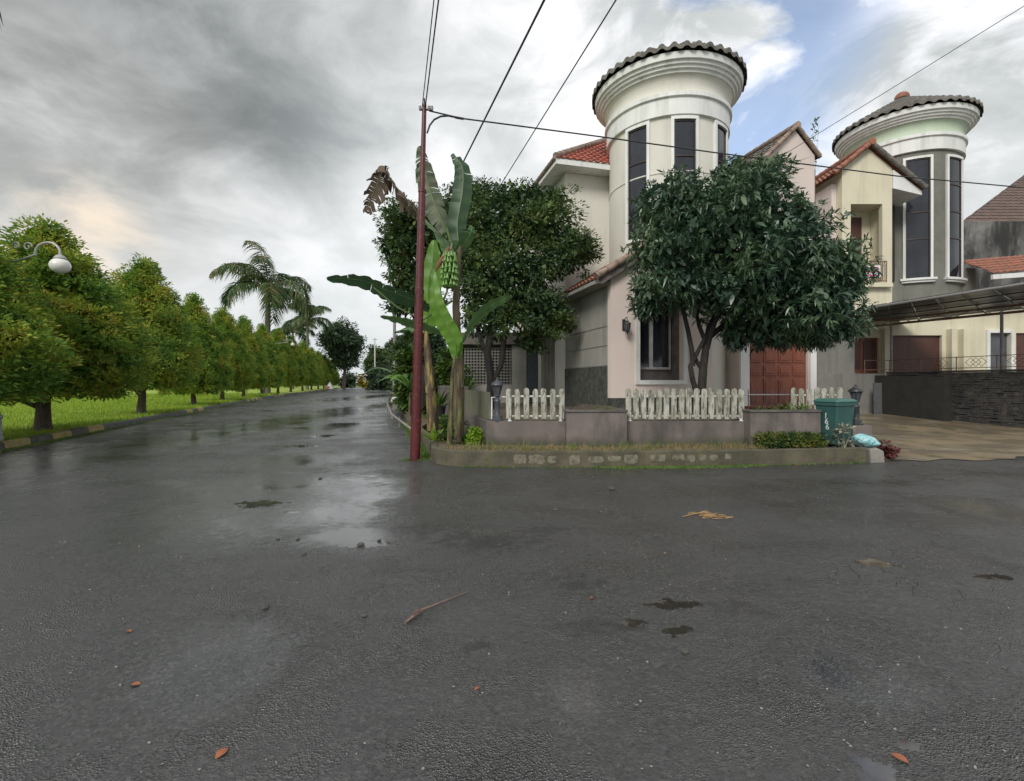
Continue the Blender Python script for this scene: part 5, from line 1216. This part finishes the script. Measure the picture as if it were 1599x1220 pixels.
# bunch
q = MB(); g = random.Random(2)
stalk = [P(712, 395, BY - .05), P(706, 382, BY - .25), P(702, 395, BY - .35), P(702, 425, BY - .38), P(698, 455, BY - .38), P(690, 475, BY - .38)]
st_ = MB(); st_.tube(stalk, .022, 8); bun = st_.build('fruit_stalk', M['rib'], b1, True)
for lev in range(6):
    cz = P(702, 402 + lev * 9.0, BY - .38)
    for k in range(12):
        a_ = k / 12 * 6.283 + lev * .37 + g.uniform(-.12, .12); rr = .03 + .019 * (3.4 - abs(lev - 3.4)) * g.uniform(.85, 1.12); d = Vector((math.cos(a_), math.sin(a_), 0)); c = Vector(cz)
        j_ = g.uniform(-.02, .02); q.tube([c + d * .03, c + d * (rr + .04) + Vector((0, 0, -.015)), c + d * (rr + .095) + Vector((0, 0, .02 + j_)), c + d * (rr + .085) + Vector((j_, 0, .115 + j_))], [.012, .031, .032, .009], 8)
q.build('banana_bunch', M['fruit'], bun, True)
q = MB(); c = Vector(P(690, 408, BY - .42)); q.tube([P(702, 386, BY - .36), P(694, 398, BY - .4), P(686, 412, BY - .42), P(680, 424, BY - .42)], [.02, .045, .05, .015], 8); q.build('dry_bract', M['flower'], bun, True)
# young plant in front
YY = 10.35
b2_ = empty('banana_plant', P(706, 690, YY)[:2] + (.26,), 'young banana plant with a broad bright green leaf and red streaked stem', 'banana plant', 'banana plants in the corner strip')
q = MB(); q.tube([P(702, 694, YY), P(703, 650, YY), P(706, 590, YY), P(710, 555, YY)], [.062, .052, .042, .03], 14); q.build('pseudostem', M['banana_stem'], b2_, True)
q = MB(); q.tube([P(716, 690, YY + .05), P(718, 640, YY + .05), P(716, 590, YY + .03), P(712, 560, YY)], [.06, .05, .035, .012], 10); q.build('dry_sheath', M['banana_stem'], b2_, True)
bleaf(b2_, [P(713, 560, YY), P(709, 530, YY - .08), P(692, 500, YY - .16), P(679, 465, YY - .2), P(675, 420, YY - .1)], .38, M['ban_bright'], 0, .25, side=(1, -.1, .3), seed=8, hang=.02)
bleaf(b2_, [P(712, 560, YY), P(722, 532, YY + .05), P(740, 500, YY + .1), P(765, 478, YY + .15), P(799, 462, YY + .2)], .34, M['ban_mid'], 0, .22, side=(.35, -.5, .9), seed=9, hang=.0)
# second, yellowing plant behind the pole
B3 = 13.2
b3 = empty('banana_plant', P(674, 640, B3)[:2] + (.26,), 'banana plant with yellow and brown stem behind the red pole', 'banana plant', 'banana plants in the corner strip')
q = MB(); q.tube([P(676, 672, B3), P(674, 630, B3), P(671, 590, B3), P(668, 550, B3), P(665, 515, B3)], [.16, .14, .12, .10, .06], 14); q.build('pseudostem', M['banana_stem_yellow'], b3, True)
sheaths(b3, P(675, 660, B3 - .02), P(668, 540, B3 - .02), .13, M['banana_stem_yellow'], 9, 9)
bleaf(b3, [P(666, 520, B3), P(668, 480, B3 - .05), P(674, 430, B3 - .05), P(678, 375, B3 + .1)], .62, M['ban_bright'], 0, .45, side=(1, .2, 0), seed=10, hang=-.02)
bleaf(b3, [P(664, 520, B3), P(672, 505, B3 + .3), P(690, 505, B3 + .6), P(705, 520, B3 + .8)], .4, M['ban_mid'], 0, .2, seed=11, hang=.3)
bleaf(b3, [P(662, 520, B3), P(640, 512, B3 + .4), P(615, 520, B3 + 1.0)], .36, M['ban_mid'], .2, .2, seed=12, hang=.3)
# small clump of young bananas by the side street
def small_banana(x, y, h, label, seed, n=6):
    g = random.Random(seed); r = empty('banana_plant', (x, y, .2), label, 'banana plant', 'young bananas along the side verge')
    q = MB(); q.tube([(x, y, .15), (x, y, h * .5)], [.09, .05], 10); q.build('pseudostem', M['banana_stem'], r, True)
    for k in range(n):
        a_ = 6.283 * k / n + g.uniform(-.3, .3); l = g.uniform(.8, 1.3) * h * .5; e = g.uniform(.4, 1.1)
        p = Vector((x, y, .15 + h * .48)); d = Vector((math.cos(a_), math.sin(a_), 0))
        bleaf(r, [p, p + d * l * .35 + Vector((0, 0, l * .4 * e)), p + d * l * .75 + Vector((0, 0, l * .5 * e)), p + d * l * 1.1 + Vector((0, 0, l * .3 * e))], .32, M['ban_mid'] if k % 2 else M['ban_bright'], .05, .2, seed=seed + k, hang=.2)
small_banana(-5.5, 24.5, 3.0, 'leafy young banana right of the brown weathered pole', 41); small_banana(-4.5, 21.5, 2.4, 'low young banana behind the leaning red pole', 51)

# ================================================================ SMALL PLANTS
def rosette(name, x, y, z, n, L_, w, label, m, seed, cat='plant', droop=.5, group=None, elev=(.5, 1.4), parent=None):
    g = np.random.default_rng(seed); a_ = g.uniform(0, 6.283, n); e = g.uniform(elev[0], elev[1], n)
    D2 = np.stack([np.cos(a_) * np.cos(e), np.sin(a_) * np.cos(e), np.sin(e)], 1); B = np.array([x, y, z]) + g.normal(0, .02, (n, 3)); B[:, 2] = z
    V, Fq = ribbons(B, D2, g.uniform(.6, 1.1, n) * L_, w, g.uniform(.2, 1, n) * droop, (.7, 1, .8, .05), g, .3); V[:, 2] = np.maximum(V[:, 2], z - .02)
    o = npmesh(name, V - np.array([x, y, z]), Fq, m); o.location = (x, y, z); return tag(o, label, cat, group)
def bush(name, x, y, z, rx, ry, rz, label, m, seed, leaf=.05, per=40, crad=.10, cat='shrub', group=None, asp=.6, dens=1.0, fill=True):
    g = np.random.default_rng(seed); V, Fq = ellipsoid_clumps(g, [(0, 0, rz * .9, rx, ry, rz)], fill, crad, per, leaf, dens, asp=asp); V[:, 2] = np.maximum(V[:, 2], 0.0)
    k = 14; B = np.zeros((k, 3)); B[:, :2] = g.normal(0, rx * .2, (k, 2)); D2 = np.stack([g.normal(0, .4, k), g.normal(0, .4, k), np.ones(k)], 1); V2, F2 = ribbons(B, D2, rz * 1.2, .012, 0, (1, .7, .4), g)
    V, Fq = merge([(V, Fq), (V2, F2)]); o = npmesh(name, V, Fq, m); o.location = (x, y, z); return tag(o, label, cat, group)
gp = G(678, 690, .26)
rosette('strap_leaf_plant', gp[0] + .02, gp[1] + .05, .26, 44, .52, .04, 'bright strap leaved plant between the red pole and banana stems', M['limeleaf'], 1)
bush('leafy_shrub', -1.55, 12.3, .26, .30, .4, .26, 'dark low shrub behind the strap leaved plant', M['shrub'], 2, .07, 40, .12)
bush('leafy_shrub', -1.42, 11.3, .26, .16, .2, .14, 'small green ground shrub at the foot of the red pole', M['shrub'], 3, .06, 36, .1)
x_, y_, _ = G(737, 694, .27)
bush('lime_shrub', x_ + .02, y_ + .1, .26, .17, .16, .19, 'small lime green shrub right of the banana stems', M['limeleaf'], 4, .055, 40, .07)
bush('twiggy_shrub', x_ + .34, y_ + .12, .26, .20, .15, .12, 'thin brownish shrub right of the lime green shrub', M['brownleaf'], 5, .035, 26, .07, fill=False)
bush('twiggy_shrub', x_ - .2, y_ + .05, .26, .12, .12, .10, 'tiny dark shrub at the base of the young banana', M['shrub'], 6, .04, 30, .06)
rosette('fan_palm', -2.3, 15.5, .8, 46, 1.0, .05, 'spiky green potted plant behind the boarded fence', M['shrub'], 7, elev=(.5, 1.5)); 
rosette('fan_palm', -1.55, 16.2, 1.3, 46, 1.1, .05, 'taller spiky plant left of the lattice grille', M['shrub'], 17, elev=(.4, 1.5))
mb = MB(); mb.lathe([(0, 0), (.14, 0), (.2, .38), (.22, .40), (.19, .41), (0, .38)], (-2.3, 15.5, .46), 16); o = mb.build('plant_pot', M['blackmetal']); tag(o, 'dark round pot under the spiky plant', 'pot')
# clipped low hedge by the bin
g = np.random.default_rng(8); hx0, hx1 = 5.02, 6.35; hy = 9.98
E = [(x, hy, .42, .17, .20, .15) for x in np.linspace(hx0 + .15, hx1 - .12, 9)]; V, Fq = ellipsoid_clumps(g, E, True, .07, 44, .042, 1.0, asp=.65); V[:, 2] = np.maximum(V[:, 2], .262)
o = npmesh('low_hedge', V - np.array([5.7, hy, .26]), Fq, M['boxleaf']); o.location = (5.7, hy, .26); tag(o, 'low clipped green hedge left of the wheelie bin', 'hedge')
# planter greenery
for k, (x, L_) in enumerate([(5.3, .22), (5.55, .25), (5.8, .30), (6.05, .36), (6.25, .34)]):
    rosette('spider_plant', x, 10.5, 1.0, 22, L_ * 1.0, .026, ['small', 'second', 'middle', 'large', 'rightmost'][k] + ' strap leaved plant in the right planter box', M['shrub'] if k < 3 else M['moss'], 60 + k, group='strap leaved plants in the right planter', elev=(.2, 1.2))
for k, (x, L_) in enumerate([(1.95, .30), (1.75, .18), (2.15, .2)]):
    rosette('weed_tuft', x, 10.45, 1.0, 16, L_, .012, ['tallest weed tuft arching out of the left planter box', 'small weed tuft on the left planter box', 'right hand weed tuft on the left planter box'][k], M['verge'], 80 + k, group='weeds in the left planter', droop=.9, elev=(.2, 1.3))
mb = MB(); 
for k in range(5):
    mb.tube([(1.2 + .1 * k, 10.9 + .1 * k, 1.02 + .02 * k), (2.45 - .05 * k, 10.75 + .08 * k, 1.02 + .01 * k)], .010, 6)
o = mb.build('bamboo_poles', M['bark']); tag(o, 'thin brown poles laid behind the left planter box', 'poles')
# variegated and red plants by the bin
x_, y_, _ = G(1312, 699, .27)
bush('variegated_shrub', x_ - .05, 9.86, .26, .24, .12, .27, 'grey and cream leaved shrub in front of the wheelie bin', M['palegrey_leaf'], 9, .085, 26, .12, asp=.5, dens=.9, fill=False)
x_, y_, _ = G(1384, 716, .02)
bush('red_leaf_shrub', x_, y_ + .05, 0, .28, .2, .17, 'low dark red leaved shrub at the driveway corner', M['redleaf'], 10, .075, 22, .1, asp=.45, dens=.8)
# broken kerb end stone, plastic bag
mb = MB(); mb.extr([(7.18, 9.72, -.05), (7.52, 9.80, -.05), (7.50, 9.80, .22), (7.35, 9.78, .29), (7.18, 9.74, .27)], (.0, .25, 0)); o = mb.build('broken_stone', M['concrete'], smooth=False, bevel=.03); tag(o, 'broken grey kerb stone below the cyan bag', 'stone')
def bag():
    g = np.random.default_rng(3); c = np.array(P(1352, 689, 9.95)); n, m_ = 60, 26; V = []
    for i in range(m_):
        ph = math.pi * i / (m_ - 1)
        for j in range(n):
            th = 2 * math.pi * j / n; fold = 1 + .10 * math.sin(4 * th + 2 * ph) + .06 * math.sin(9 * th + 5 * ph) + g.normal(0, .022) + .05 * math.sin(15 * th + 3 * ph)
            x = .23 * math.sin(ph) ** .5 * math.cos(th) * fold; y = .17 * math.sin(ph) * math.sin(th) * fold; z = (.10 * math.cos(ph) * (1 + .3 * math.sin(3 * th + 1)) * (1 - .5 * x) - .22 * x) + g.normal(0, .004)
            V.append(c + [x, y, z])
    q = MB(); q.add([tuple(v) for v in V], [(i * n + j, i * n + (j + 1) % n, (i + 1) * n + (j + 1) % n, (i + 1) * n + j) for i in range(m_ - 1) for j in range(n)])
    o = q.build('plastic_bag', M['bag']); tag(o, 'crumpled cyan plastic bag beside the bin', 'bag')
bag()
# wheelie bin
def wheelie():
    bx, by = P(1304, 690, 10.22)[:2]; r = empty('wheelie_bin', (bx, by, .26), 'green wheelie bin with white painted number 166', 'bin', rz=R_(-68))
    ROOT[r.name] = Matrix.Identity(4)
    def tap(z): return .20 + .075 * z / .92
    q = MB(); zs = [.06, .3, .6, .88]
    vs = []
    prof = [(z, tap(z) * 1.0, tap(z) * 1.15) for z in zs]
    ring = lambda hx, hy, z: [(sx * (hx - (.04 if k else 0)), sy * (hy - (0 if k else .04)), z) for sx, sy, k in ((1, 1, 1), (-1, 1, 1), (-1, 1, 0), (-1, -1, 0), (-1, -1, 1), (1, -1, 1), (1, -1, 0), (1, 1, 0))]
    for z, hx, hy in prof: vs += ring(hx, hy, z)
    n = 8; fs = [(i * n + j, i * n + (j + 1) % n, (i + 1) * n + (j + 1) % n, (i + 1) * n + j) for i in range(len(zs) - 1) for j in range(n)] + [tuple(range(n))[::-1], tuple(range(3 * n, 4 * n))]
    q.add(vs, fs); body = q.build('body', M['binL'], r, smooth=False, bevel=.012)
    q = MB(); wall_grid_y = None
    q.add(*(lambda v, f: (v, f))(ring(.292, .335, .865) + ring(.292, .335, .935), [(j, (j + 1) % 8, 8 + (j + 1) % 8, 8 + j) for j in range(8)] + [tuple(range(8))[::-1], tuple(range(8, 16))])); q.build('rim', M['binL'], body, bevel=.008, smooth=False)
    q = MB(); q.add(ring(.305, .35, .936) + ring(.305, .35, .965) + ring(.24, .29, 1.01), [(i * 8 + j, i * 8 + (j + 1) % 8, i * 8 + 8 + (j + 1) % 8, i * 8 + 8 + j) for i in range(2) for j in range(8)] + [tuple(range(8))[::-1], tuple(range(16, 24))]); q.build('lid', M['binlid'], r, bevel=.01, smooth=False)
    q = MB(); q.tube([(-.22, .37, .93), (.22, .37, .93)], .018, 8); q.build('handle', M['binlid'], r)
    for s_ in (-1, 1):
        q = MB(); q.tube([(s_ * .20, .22, .10), (s_ * .26, .22, .10)], .10, 16); q.build('wheel', M['blackmetal'], r)
    # painted digits, stacked down the front face
    for k, ch in enumerate('166'):
        cu = bpy.data.curves.new('digit', 'FONT'); cu.body = ch; cu.size = .17; cu.align_x = 'CENTER'; cu.extrude = .001; cu.offset = .002
        tmp = bpy.data.objects.new('digit', cu); C.objects.link(tmp); dg = bpy.context.evaluated_depsgraph_get(); me = bpy.data.meshes.new_from_object(tmp.evaluated_get(dg)); C.objects.unlink(tmp); bpy.data.objects.remove(tmp)
        z = .60 - k * .115
        me.transform(Matrix.Translation((-.02 + .012 * k, -(tap(z - .05) * 1.15) - .008, z)) @ Matrix.Rotation(R_(95.2), 4, 'X') @ Matrix.Rotation(R_(-8), 4, 'Z')); me.materials.clear()
        link('number', me, M['number'], body)
wheelie()
bpy.data.objects['wheelie_bin'].scale = (.92, .92, 1.0)
# jar on planter
mb = MB(); mb.lathe([(0, 0), (.055, 0), (.06, .14), (.03, .18), (.035, .22), (0, .22)], (P(1272, 660, 10.1)[0], 10.05, .26 + .45), 12); 
# verge grasses
def tufts(name, pts, n_each, L_, w, m, label, seed, cat='grass'):
    g = np.random.default_rng(seed); B = []; 
    for (x, y, z) in pts:
        b = np.array([x, y, z]) + np.concatenate([g.normal(0, .035, (n_each, 2)), np.zeros((n_each, 1))], 1); B.append(b)
    B = np.concatenate(B); n = len(B); D2 = np.stack([g.normal(0, .35, n), g.normal(0, .35, n), np.ones(n)], 1)
    V, Fq = ribbons(B, D2, g.uniform(.4, 1.2, n) * L_, w, g.uniform(0, .5, n), (1, .8, .1), g); o = npmesh(name, V, Fq, m); tag(o, label, cat, kind='stuff'); return o
g = np.random.default_rng(4)
pts = [(x, float(np.interp(x, [p[0] for p in FK], [p[1] for p in FK])) + g.uniform(.14, 1.0), .262) for x in g.uniform(-1.3, 5.2, 420)]
tufts('strip_grass', pts, 9, .12, .008, M['dry'], 'thin dry grass along the planting strip', 1)
pts = [(x, float(np.interp(x, [p[0] for p in FK], [p[1] for p in FK])) + g.uniform(.13, .9), .262) for x in g.uniform(-1.0, 5.0, 46)]
tufts('tall_weeds', pts, 7, .27, .008, M['verge'], 'taller weeds standing in the planting strip', 2)
pts = [(x, float(np.interp(x, [p[0] for p in FK], [p[1] for p in FK])) - abs(g.normal(0, .05)) * (1.6 if 1.9 < x < 4.4 else .5) - .005, 0.0) for x in np.concatenate([g.uniform(1.6, 4.9, 520), g.uniform(-1, 7.2, 160)])]
tufts('gutter_moss', pts, 9, .035, .014, M['moss'], 'bright moss and grass along the kerb foot', 3)
pts = []
for _ in range(500):
    t = g.uniform(0, 9) ** 1.0; d = g.normal(0, .14); pts.append((-1.72 - .2625 * t - abs(d) * .9 + .03, 10.2 + t, .0 if d > -9 else .2))
tufts('side_verge_grass', pts, 9, .10, .010, M['verge'], 'grass creeping over the side kerb behind the red pole', 4)
pts = [(pb[0] + g.normal(0, .16), pb[1] + g.normal(.02, .07), 0) for _ in range(50)]
tufts('pole_foot_grass', pts, 8, .07, .008, M['moss'], 'grass round the foot of the red pole', 5)
pts = []
for _ in range(800):
    y = 8 + 40 * g.random() ** 1.5; pts.append((kx(y) + .02 + abs(g.normal(0, .13)), y, 0))
tufts('kerb_foot_grass', pts, 9, .06, .014, M['verge'], 'grass fringe along the foot of the painted kerb', 6)
pts = []
for _ in range(260):
    y = g.uniform(9.9, 10.6); pts.append((g.uniform(11.5, 15), y, .02))
tufts('drive_edge_moss', pts, 9, .04, .016, M['moss'], 'mossy grass patch at the right driveway edge', 7)
# lawn blades
g = np.random.default_rng(9); n = 90000; yy = 10 + 50 * g.random(n) ** 1.7; xx = np.array([kx(v) for v in yy]) - .3 - 16 * g.random(n) ** 1.3 * (yy / 20)
B = np.stack([xx, yy, np.full(n, .13)], 1); D2 = np.stack([g.normal(0, .3, n), g.normal(0, .3, n), np.ones(n)], 1)
V, Fq = ribbons(B, D2, g.uniform(.08, .22, n) * (.6 + yy / 40), .012 * (yy / 14), g.uniform(0, .5, n), (1, .8, .1), g); o = npmesh('lawn_grass', V, Fq, M['grassblade']); tag(o, 'bright green grass behind the hedge trees', 'grass', kind='stuff')
# shrubs on the side verge and far flowers
k = 0
for (px, py, Yd, rp, hp, m, lb) in [(640, 600, 26, 24, 26, 'shrub', 'green shrub right of the brown pole foot'), (628, 612, 30, 12, 14, 'fargreen', 'low shrub at the foot of the brown pole'), (640, 560, 24, 20, 30, 'shrub', 'tall leafy shrub behind the red pole'),
        (600, 590, 90, 30, 20, 'fardark', 'dark red tinted shrubbery at the end of the street verge'), (566, 592, 128, 6, 6, 'yellowflower', 'round yellow flowering bush at the street end'), (576, 597, 126, 6, 4, 'yellowflower', 'lower yellow flowering bush right of the round one'), (545, 592, 135, 14, 10, 'fardark', 'dark bush under the tall dark tree'), (700, 575, 19.5, 26, 30, 'shrub', 'leafy shrub behind the banana stems'), (675, 600, 20, 20, 20, 'shrub', 'bush between the yellow stem and young banana')]:
    x, y, z = P(px, py, Yd); bush('leafy_shrub', x, y, .15, rp / F * Yd, rp / F * Yd * .8, max(.3, (z - .15 + hp / F * Yd) / 1.9), lb, M[m], 100 + k, .10 + Yd * .0035, 34, .12 + Yd * .006); k += 1
# white pipe rail by side street
mb = MB(); mb.tube([P(640, 617, 24), P(613, 623, 24.2), P(612, 628, 24)], .07, 8); o = mb.build('pipe_rail', M['whitepipe']); tag(o, 'white pipe elbow on the verge left of the small bananas', 'pipe'); mb = MB(); mb.tube([(-6.15, 24.0, .60), (-4.2, 17.0, .50), (-2.45, 12.4, .34)], .035, 8)
for t in (0, .33, .66, 1): mb.tube([(-6.15 + 3.55 * t, 24 - 11.4 * t, .1), (-6.15 + 3.55 * t, 24 - 11.4 * t, .58 - .2 * t)], .03, 6)
o = mb.build('pipe_rail', M['concrete']); tag(o, 'low whitish pipe rail along the side verge behind the red pole', 'railing')
# far red and white marker at the hedge end
def marker():
    x, y, _ = G(516, 606.5); x, y, z = P(515, 603, 120); r = empty('road_marker', (x, y, .1), 'small white cone with red side at the far end of the hedge', 'marker')
    q = MB(); q.lathe([(.9, 0), (.9, .1), (.15, 1.8), (0, 1.85)], (x, y, .1), 12); q.build('cone', M['white'], r, True); q = MB(); q.lathe([(.92, .12), (.75, .6), (.70, .6)], (x - .3, y - .1, .15), 12); q.build('band', M['brickred'], r, True)
marker()
# ================================================================ DEBRIS
def leaf_obj(px, py, s_, m, label, rot, seed, name='fallen_leaf', group='fallen leaves on the wet road'):
    g = random.Random(seed); x, y, _ = G(px, py, .01); q = MB(); n = 9; vs = []
    for i in range(n):
        t = i / (n - 1); w = math.sin(math.pi * t) * .32 + .02; z = .004 + .10 * math.sin(t * 3) * (1 if seed % 2 else .5)
        vs += [(t - .5, -w, z + .10 * w), (t - .5, 0, z), (t - .5, w * .9, z + .16 * w)]
    s_ *= .72; vs = [(a * s_, b * s_, c * s_) for a, b, c in vs]
    q.add(vs, [(3 * i + k, 3 * i + k + 1, 3 * i + k + 4, 3 * i + k + 3) for i in range(n - 1) for k in (0, 1)]); o = q.build(name, m); o.location = (x, y, .005); o.rotation_euler = (0, 0, rot); tag(o, label, 'leaf', group)
lv = [(212, 1067, .07, 'small orange leaf on the road at the lower left'), (346, 1175, .09, 'orange leaf near the bottom left of the road'), (202, 984, .06, 'tiny orange leaf above the small lower left leaf'), (745, 1074, .05, 'tiny orange leaf at the bottom centre'),
      (1405, 1182, .09, 'bright orange leaf beside the bottom right puddle'), (924, 933, .05, 'tiny orange leaf left of the dark wet patches'), (1038, 863, .05, 'small tan leaf in the middle of the road'), (1293, 796, .06, 'small red leaf on the right of the road'), (1244, 727, .14, 'curled orange leaf at the kerb foot below the hedge'), (938, 799, .05, 'pale leaf right of the road centre'), (868, 795, .06, 'pale leaf near the road centre')]
for k, (px, py, s_, lb) in enumerate(lv): leaf_obj(px, py, s_, M['leaf_orange'] if 'orange' in lb or 'red' in lb else M['straw'], lb, k * 1.3, k)
x, y, _ = G(680, 948); mb = MB(); A_ = [G(633, 973, .012), G(650, 955, .02), G(662, 951, .02), G(700, 936, .015), G(733, 923, .012)]; mb.tube(A_, [.007, .009, .007, .005, .002], 7); mb.tube([G(657, 953, .02), G(652, 948, .05)], [.008, .003], 6); mb.tube([G(635, 971, .012), G(645, 963, .03), G(660, 953, .02)], [.004, .008, .005], 6)
o = mb.build('fallen_twig', M['twig']); tag(o, 'thin reddish twig lying across the middle of the road', 'twig')
mb = MB(); mb.tube([G(1066, 807, .01), G(1085, 802, .02), G(1105, 801, .015)], [.006, .008, .004], 6); g = random.Random(4)
cx_, cy_, _ = G(1104, 807)
for k in range(46):
    a_ = g.uniform(0, 6.28); r_ = g.uniform(0, .24); p = Vector((cx_ + r_ * math.cos(a_), cy_ + r_ * .8 * math.sin(a_), .012)); a2 = g.uniform(-.6, .6); mb.tube([p, p + Vector((.09 * math.cos(a2), .09 * math.sin(a2), g.uniform(0, .02)))], [.006, .002], 5)
o = mb.build('straw_heap', M['straw']); tag(o, 'flat heap of tan straw on the wet road', 'straw')
# small stones on the road
st = [(563, 852, .035), (592, 845, .022), (475, 866, .022), (434, 843, .02), (465, 843, .02), (414, 950, .03), (569, 963, .02), (500, 748, .03), (824, 745, .03), (956, 765, .05), (926, 747, .03), (1024, 838, .025), (790, 793, .02), (1070, 1020, .022), (1185, 1062, .014), (915, 745, .02)]
STL = ['dark pebble at the left end of the long sheen patch', 'dark pebble right of the sheen patch pebble', 'small pebble below left of the sheen patch', 'left pebble of the pair below the forked puddle', 'right pebble of the pair below the forked puddle',
       'black pebble alone on the lower left asphalt', 'small pebble left of the fallen twig', 'pebble on the road left of the red pole foot', 'pebble on the road right of the red pole foot', 'largest dark pebble below the kerb centre', 'pebble just left of the largest pebble',
       'pale topped pebble in the middle of the right road half', 'pebble between the kerb and the twig', 'pebble below the dark wet holes', 'tiny pebble near the lower right of the road', 'small pebble nearest the kerb centre']
proto = None
for k, (px, py, s_) in enumerate(st):
    x, y, _ = G(px, py)
    if proto is None:
        import bmesh
        bm = bmesh.new(); bmesh.ops.create_icosphere(bm, subdivisions=2, radius=1)
        for v in bm.verts: v.co *= 1 + random.uniform(-.16, .16); v.co.z *= .7
        me = bpy.data.meshes.new('stone'); bm.to_mesh(me); bm.free(); proto = link('road_stone', me, M['kerb_dark']); o = proto
    else: o = proto.copy(); C.objects.link(o)
    o.location = (x, y, s_ * .35); o.scale = (s_, s_ * .8, s_ * .8); o.rotation_euler = (0, 0, k); tag(o, STL[k], 'stone', 'pebbles scattered on the wet asphalt')
# grit: countless crumbs
g = np.random.default_rng(21); n = 1100; yy = 2.0 + 10 * g.random(n) ** 1.3; xx = (g.random(n) * 2.2 - 1.1) * yy; s_ = g.uniform(.002, .007, n)
B = np.stack([xx, yy, np.full(n, .003)], 1); V, Fq = ribbons(B, np.stack([g.normal(0, 1, n), g.normal(0, 1, n), g.uniform(.1, .5, n)], 1), s_ * 2, s_ * 1.6, 0, (.6, 1, .5), g); o = npmesh('road_grit', V, Fq, M['concrete']); tag(o, 'fine grit and crumbs scattered on the road', 'grit', kind='stuff')

wx = P(1271, 232, 17.6); mb = MB(); g = np.random.default_rng(6)
nn = 60; B = np.array(wx) + np.stack([g.normal(0, .05, nn), g.normal(0, .05, nn), g.uniform(-.7, 1.1, nn)], 1); V, Fq = ribbons(B, sphere(g, nn) + [0, 0, .6], .14, .05, .2, (.4, 1, .1), g)
V2, F2 = ribbons(np.array([wx, wx]) + [[0, 0, -1.0], [.03, 0, -1.0]], np.array([[0, 0, 1.0], [.08, 0, 1.0]]), 2.0, .02, 0, (1, .8, .3)); V, Fq = merge([(V, Fq), (V2, F2)])
o = npmesh('roof_weed', V, Fq, M['darktree']); tag(o, 'spindly weed growing up behind the pink gable roof', 'plant')
# house mats need root transforms already applied; finish
S.render.engine = 'CYCLES'
S.cycles.max_bounces = 6; S.cycles.transparent_max_bounces = 4
